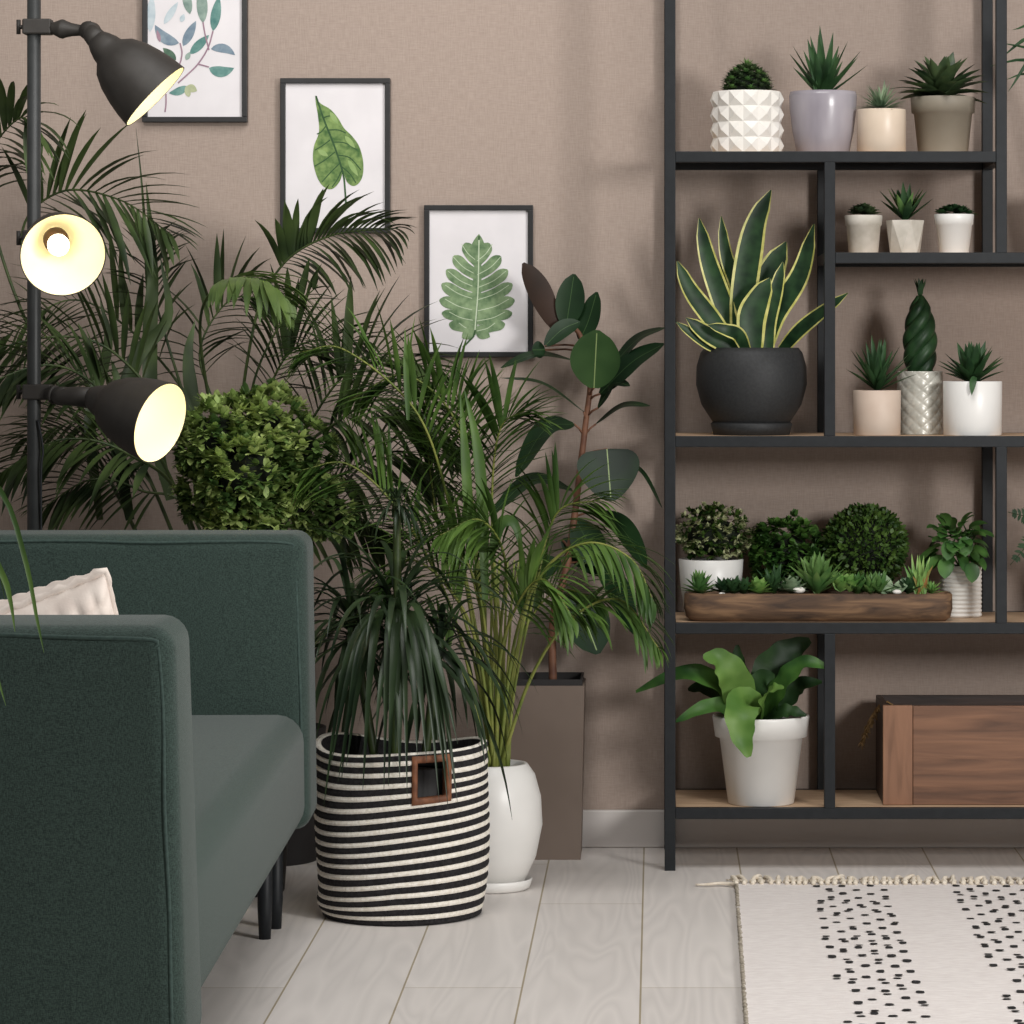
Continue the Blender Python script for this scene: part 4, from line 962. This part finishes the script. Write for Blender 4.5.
# --- striped basket with dracaena
random.seed(8); YD = 6.20; kk = YD/F; c = V((402-VX)*kk, YD, 0)
bas = thing('potted_dracaena','dracaena with long drooping leaves in a black and white striped woven basket','plant',c)
NRW = 31; H = .300; RB = .1525; NSEG = 120
HA = -PI/2+math.radians(24.5); HW = math.radians(11)   # handle opening in front right
def bpt(a, t, dr=0):
    """t 0..1 height"""
    z = t*H; r = RB*(1-.10*(1-t)**5) + (-.004 + .004*math.cos(2*a)) + dr
    r += .0025*math.sin(3*a+t*5)
    x = math.cos(a)*r; y = math.sin(a)*r
    zz = z + .021*(x/RB)*math.sin(PI*min(1,t*1.15))*t**.5 + .008*(t)*math.cos(a*2+.6) + .004*math.sin(a*3)*t
    zz -= .010*max(0,-x/RB)*math.sin(PI*min(1,t*3))*(1 if y < 0 else .3)
    bulge = .006*math.exp(-((t-.12)/.06)**2)*max(0,-x/RB)
    return c+V(x*(1+bulge*6), y*(1+bulge*6), max(.001,zz))
B = MB(); sub = 3; rows = []
tl = []
for j in range(NRW):
    for s in range(sub): tl.append(((j+s/sub+(.14 if (j%2 and s == 0) else 0))/NRW, j, .0022*math.sin(PI*(s+.0)/sub)))
tl.append((1, NRW-1, 0))
o = 0
for t,j,d in tl:
    for kx in range(NSEG): a = 2*PI*kx/NSEG; B.v.append(bpt(a,t,d+.0006*math.sin(kx*9.1+j*3)))
h0, h1 = .735, .965
for q_ in range(len(tl)-1):
    for kx in range(NSEG):
        a = (2*PI*(kx+.5)/NSEG); da = (a-HA+PI)%(2*PI)-PI; t = (tl[q_][0]+tl[q_+1][0])/2
        if abs(da) < HW and h0 < t < h1: continue
        n0 = q_*NSEG; B.f.append((n0+kx,n0+(kx+1)%NSEG,n0+NSEG+(kx+1)%NSEG,n0+NSEG+kx)); B.m.append(tl[q_][1]%2)
n1 = len(B.v)
for t,d in ((1,-.004),(1,-.012),(.66,-.012),(.62,-.012)):
    for kx in range(NSEG): B.v.append(bpt(2*PI*kx/NSEG, t, d)+V(0,0,.004 if (t == 1 and d > -.01) else 0))
base = (len(tl)-1)*NSEG
seq = [base, n1, n1+NSEG, n1+2*NSEG, n1+3*NSEG]
for u in range(4):
    for kx in range(NSEG):
        a = (2*PI*(kx+.5)/NSEG); da = (a-HA+PI)%(2*PI)-PI
        if u == 2 and abs(da) < HW: continue
        B.f.append((seq[u]+kx, seq[u]+(kx+1)%NSEG, seq[u+1]+(kx+1)%NSEG, seq[u+1]+kx)); B.m.append(1 if u < 2 else 0)
B.f.append(tuple(range(NSEG))[::-1]); B.m.append(0)
B.build('basket',['wicker_black','wicker_white'],bas)
B = MB()  # leather handle trim round the opening
ang = [(-HW*1.12,h0-.02),(HW*1.12,h0-.02),(HW*1.12,h1+.012),(-HW*1.12,h1+.012)]
loop = []
for (a0,t0_),(a1,t1_) in zip(ang, ang[1:]+ang[:1]):
    for i in range(12): u = i/12; loop.append((a0+(a1-a0)*u, t0_+(t1_-t0_)*u))
ca = sum(a for a,_ in loop)/len(loop); ct = sum(t for _,t in loop)/len(loop)
n = len(loop); vs = []
for sc_,dr in ((1.12,.0035),(1.05,.0065),(.88,.0065),(.80,.003),(.80,-.010),(1.1,-.012)):
    for a,t in loop: vs.append(bpt(HA+ca+(a-ca)*sc_, ct+(t-ct)*sc_, dr))
B.add(vs, [(j*n+i, j*n+(i+1)%n, (j+1)*n+(i+1)%n, (j+1)*n+i) for j in range(5) for i in range(n)])
B.build('handle_trim','leather',bas)
B = MB(); lathe(B, [(.118,.003),(.125,.2),(.128,.27),(.122,.27),(.12,.25)], c, 40); B.build('inner_pot','dark_planter',bas)
soil(bas,c,.12,.25)
B = MB()
tr = [P(395,760,YD),P(396,700,YD),P(398,620,YD),P(397,560,YD),P(397,498,YD)]
tube(B, cr_spline(tr,16), lambda t: .009-.002*t, 10)
tube(B, cr_spline([P(375,760,YD+.04),P(365,700,YD+.05),P(352,620,YD+.05)],10), .008, 8)
tube(B, cr_spline([P(425,760,YD+.04),P(432,700,YD+.05),P(440,640,YD+.05)],10), .008, 8)
B.build('stem','palm_stem',bas)
B = MB()
def crown(cc, n, L, hw, dr, el0, el1, spread=.05, ph=0):
    for i in range(n):
        t = i/n; az = i*2.39996+ph; el = el0+(el1-el0)*t+random.uniform(-.2,.2)
        p = cc+V(0,0,-spread*(1-t))
        ll = L*random.uniform(.75,1.12)*(1-.25*t)
        grow(B, p, dirv(az,el), ll, hw*random.uniform(.8,1.15), dr*random.uniform(.75,1.25), 12, strap, 0, .35)
crown(P(398,612,YD), 62, .36, .0062, 2.6, .15, 1.35, .06)
crown(P(350,612,YD+.05), 60, .27, .0056, 2.2, .0, 1.3, .06, 1)
crown(P(440,640,YD+.06), 36, .26, .0055, 2.5, .1, 1.3, .05, 2)
crown(P(397,500,YD), 44, .10, .0028, 2.4, .2, 1.4, .02, .5)
# long glossy leaves hanging in front of the basket
for i in range(17):
    x0_ = 398+random.uniform(-8,8); sp_ = random.uniform(-78,72); yy = random.uniform(735,812)
    mx = x0_+sp_*.72; 
    pts = [P(x0_,618,YD-.01),P(x0_+sp_*.4,612+abs(sp_)*.12,YD-.07),P(mx,668+abs(sp_)*.1,YD-.13-random.uniform(0,.03)),P(x0_+sp_,yy,YD-.185)]
    ribbon(B, cr_spline(pts,18), strap(random.uniform(3.6,5.2)*kk), V(sp_*.006,-1,.3), .35)
B.build('foliage','dracaena',bas,ymin=5.98,ymax=6.6)

# --- plant in front of the sofa, out of frame, whose leaf tips reach in at the left edge
random.seed(2); YN = 3.62; kn = YN/F; c = V((-190-VX)*kn, YN, 0)
npl = thing('potted_plant','thin arching green leaves reaching in front of the sofa at the left edge','plant',c)
B = MB(); lathe(B, [(.001,0),(.10,0),(.105,.01),(.13,.3),(.132,.32),(.124,.32),(.122,.3)], c, 40); B.build('pot','white_ceramic',npl); soil(npl,c,.12,.29)
B = MB(); tube(B, cr_spline([c+V(0,0,.28),c+V(.01,0,.6),c+V(0,0,.85)],8), .012, 8); B.build('stem','trunk',npl)
B = MB(); top = c+V(0,0,.86)
for i in range(50): 
    az = random.uniform(PI*.55,PI*1.45); grow(B, top+V(0,0,random.uniform(-.05,.02)), dirv(az,random.uniform(.0,1.3)), .35, .006, 2.2, 12, strap)
for pts,w in (([(-120,440),(-40,500),(0,570),(10,600),(15,632)],3.2),([(-120,430),(-60,440),(0,490),(25,560),(37,620),(44,653)],2.6),([(-100,500),(-50,560),(-15,640),(6,706)],3.2),([(-100,470),(-60,500),(-20,560),(-5,620)],4),([(-100,460),(-60,470),(-10,540),(5,600)],1.6)):
    ribbon(B, cr_spline([top]+[P(x,y,YN-.05) for x,y in pts],22), lambda t,w=w: w*kn*min(1,(1-t)*3)**.7, V(.4,-1,.2), .3)
B.build('foliage','areca',npl)

# ------------------------------------------------------------------ rug
RA = math.radians(.7)
R0 = V((736-VX)/537.5, 3500/537.5, 0)
def rx(u, v, z=0):   # u to the right, v towards the camera
    return V(R0.x+u*math.cos(RA)-v*math.sin(RA)*1.0, R0.y-v*math.cos(RA)-u*math.sin(RA)*.3, z)
rug = thing('rug','cream woven rug with rows of black dashes and a knotted fringe','rug',R0)
B = MB(); UL = 1.5; VL = 2.3; NU = 60; NV = 90
def rz(u,v): return .007+.0015*mnoise.noise(V(u*9,v*5,0))+.0008*math.sin(v*140)
vs = [rx(UL*i/NU+ (.004*mnoise.noise(V(j*.4,0,3)) if i == 0 else 0), VL*j/NV, rz(UL*i/NU,VL*j/NV)) for i in range(NU+1) for j in range(NV+1)]
B.add(vs, [(i*(NV+1)+j,(i+1)*(NV+1)+j,(i+1)*(NV+1)+j+1,i*(NV+1)+j+1) for i in range(NU) for j in range(NV)])
for seq in ([(0,j) for j in range(NV+1)], [(i,0) for i in range(NU+1)], [(NU,j) for j in range(NV+1)], [(i,NV) for i in range(NU+1)]):
    t = [vs[i*(NV+1)+j] for i,j in seq]; n = len(t); B.add(t+[V(p.x,p.y,.0008) for p in t], [(i,i+1,n+i+1,n+i) for i in range(n-1)])
random.seed(12)
def dash(u,v,du,dv):
    n = 10; pts = []
    for i in range(n):
        a = 2*PI*i/n; pu = u+math.copysign(abs(math.cos(a))**.6,math.cos(a))*du*random.uniform(.85,1.1); pv = v+math.copysign(abs(math.sin(a))**.7,math.sin(a))*dv*random.uniform(.85,1.1)
        pts.append(rx(pu,pv,rz(pu,pv)+.0016))
    cc_ = sum(pts,V(0,0,0))/n; B.add(pts+[cc_],[(i,(i+1)%n,n) for i in range(n)],1)
for band,ncol in ((.148,6),(.405,7),(.66,6),(.92,6)):
    for cidx in range(ncol):
        u = band+cidx*.0245
        v = .03+(.05 if cidx%2 else 0)
        while v < VL-.05:
            if not (cidx == 0 and random.random() < .25):
                if random.random() < .45:
                    dash(u+random.uniform(-.003,.003), v-.012, .0066, .0075); dash(u+random.uniform(-.004,.004), v+.012, .0066, .0075)
                else: dash(u+random.uniform(-.003,.003), v, .0072, .0095)
            v += .094+random.uniform(-.006,.006)
B.build('weave',['rug','rug_mark'],rug)
B = MB(); tube(B, [rx(.001+.003*mnoise.noise(V(j*.7,1,2)), VL*j/300, .006+.001*math.sin(j)) for j in range(301)], lambda t: .0035, 6); B.build('edge_binding','rug_edge',rug)
B = MB(); u = 0.0
while u < UL:
    ln = random.uniform(.02,.055); a = random.uniform(-.9,.9); x2 = u+ln*math.sin(a)*.7
    w_ = random.uniform(-.012,.012)
    pts = cr_spline([rx(u,.012,.009),rx(u,-.012,.013),rx((u+x2)/2+w_,-.012-ln*.5,.012+random.uniform(0,.006)),rx(x2,-.012-ln,.006)],8)
    tube(B, pts, lambda t: .0048*(1-.35*t)*(1+.15*math.sin(t*40)), 6)
    for s in range(3): tube(B, [pts[-1], pts[-1]+V(random.uniform(-.012,.012), random.uniform(0,.02), -.002)], .0016, 4)
    lathe(B, [(.0005,-.006),(.006,-.003),(.007,0),(.006,.003),(.0005,.006)], rx(u,-.008,.010), 8)
    u += random.uniform(.010,.018)
tube(B, cr_spline([rx(.0,.0,.006),rx(-.03,-.012,.006),rx(-.055,-.004,.005),rx(-.075,-.008,.004)],10), lambda t: .004*(1-.5*t), 6)
B.build('fringe','fringe',rug)

# ------------------------------------------------------------------ light
def area(name, loc, target, size, power, color=(1,1,1), size_y=None):
    l = bpy.data.lights.new(name,'AREA'); l.energy = power; l.color = color; l.size = size
    if size_y: l.shape = 'RECTANGLE'; l.size_y = size_y
    o = bpy.data.objects.new(name,l); col.objects.link(o); o.location = loc
    o.rotation_euler = (Vector(target)-Vector(loc)).to_track_quat('-Z','Y').to_euler(); return o
area('key_light', (2.35,2.85,1.6), (0,7,1.0), .75, 104, (1,.985,.965))  # unseen key light from the right, placed so wall shadows fall leftward
area('ceiling_fill', (.0,4.9,3.3), (.1,6.0,0), 1.6, 60, (1,.985,.97))
sl = bpy.data.lights.new('wall_spot','SPOT'); sl.energy = 250; sl.color = (1,.97,.93); sl.spot_size = math.radians(31); sl.spot_blend = .9; sl.shadow_soft_size = .3
so = bpy.data.objects.new('wall_spot',sl); col.objects.link(so); so.location = (-1.3,3.2,3.0); so.rotation_euler = (Vector((-.85,7.04,1.72))-so.location).to_track_quat('-Z','Y').to_euler()
w = bpy.data.worlds.new('world'); bpy.context.scene.world = w; w.use_nodes = True
w.node_tree.nodes['Background'].inputs['Color'].default_value = (1,.97,.94,1); w.node_tree.nodes['Background'].inputs['Strength'].default_value = .19

# ------------------------------------------------------------------ camera
cd = bpy.data.cameras.new('camera'); cam = bpy.data.objects.new('camera', cd); col.objects.link(cam)
cam.location = (0,0,CH); cam.rotation_euler = (PI/2,0,0)
cd.sensor_width = 36; cd.lens = F/1024*36; cd.shift_x = -(VX-512)/1024; cd.shift_y = (VY-512)/1024; cd.clip_end = 50
sc = bpy.context.scene; sc.camera = cam
sc.view_settings.view_transform = 'Standard'; sc.view_settings.look = 'None'; sc.view_settings.exposure = 0
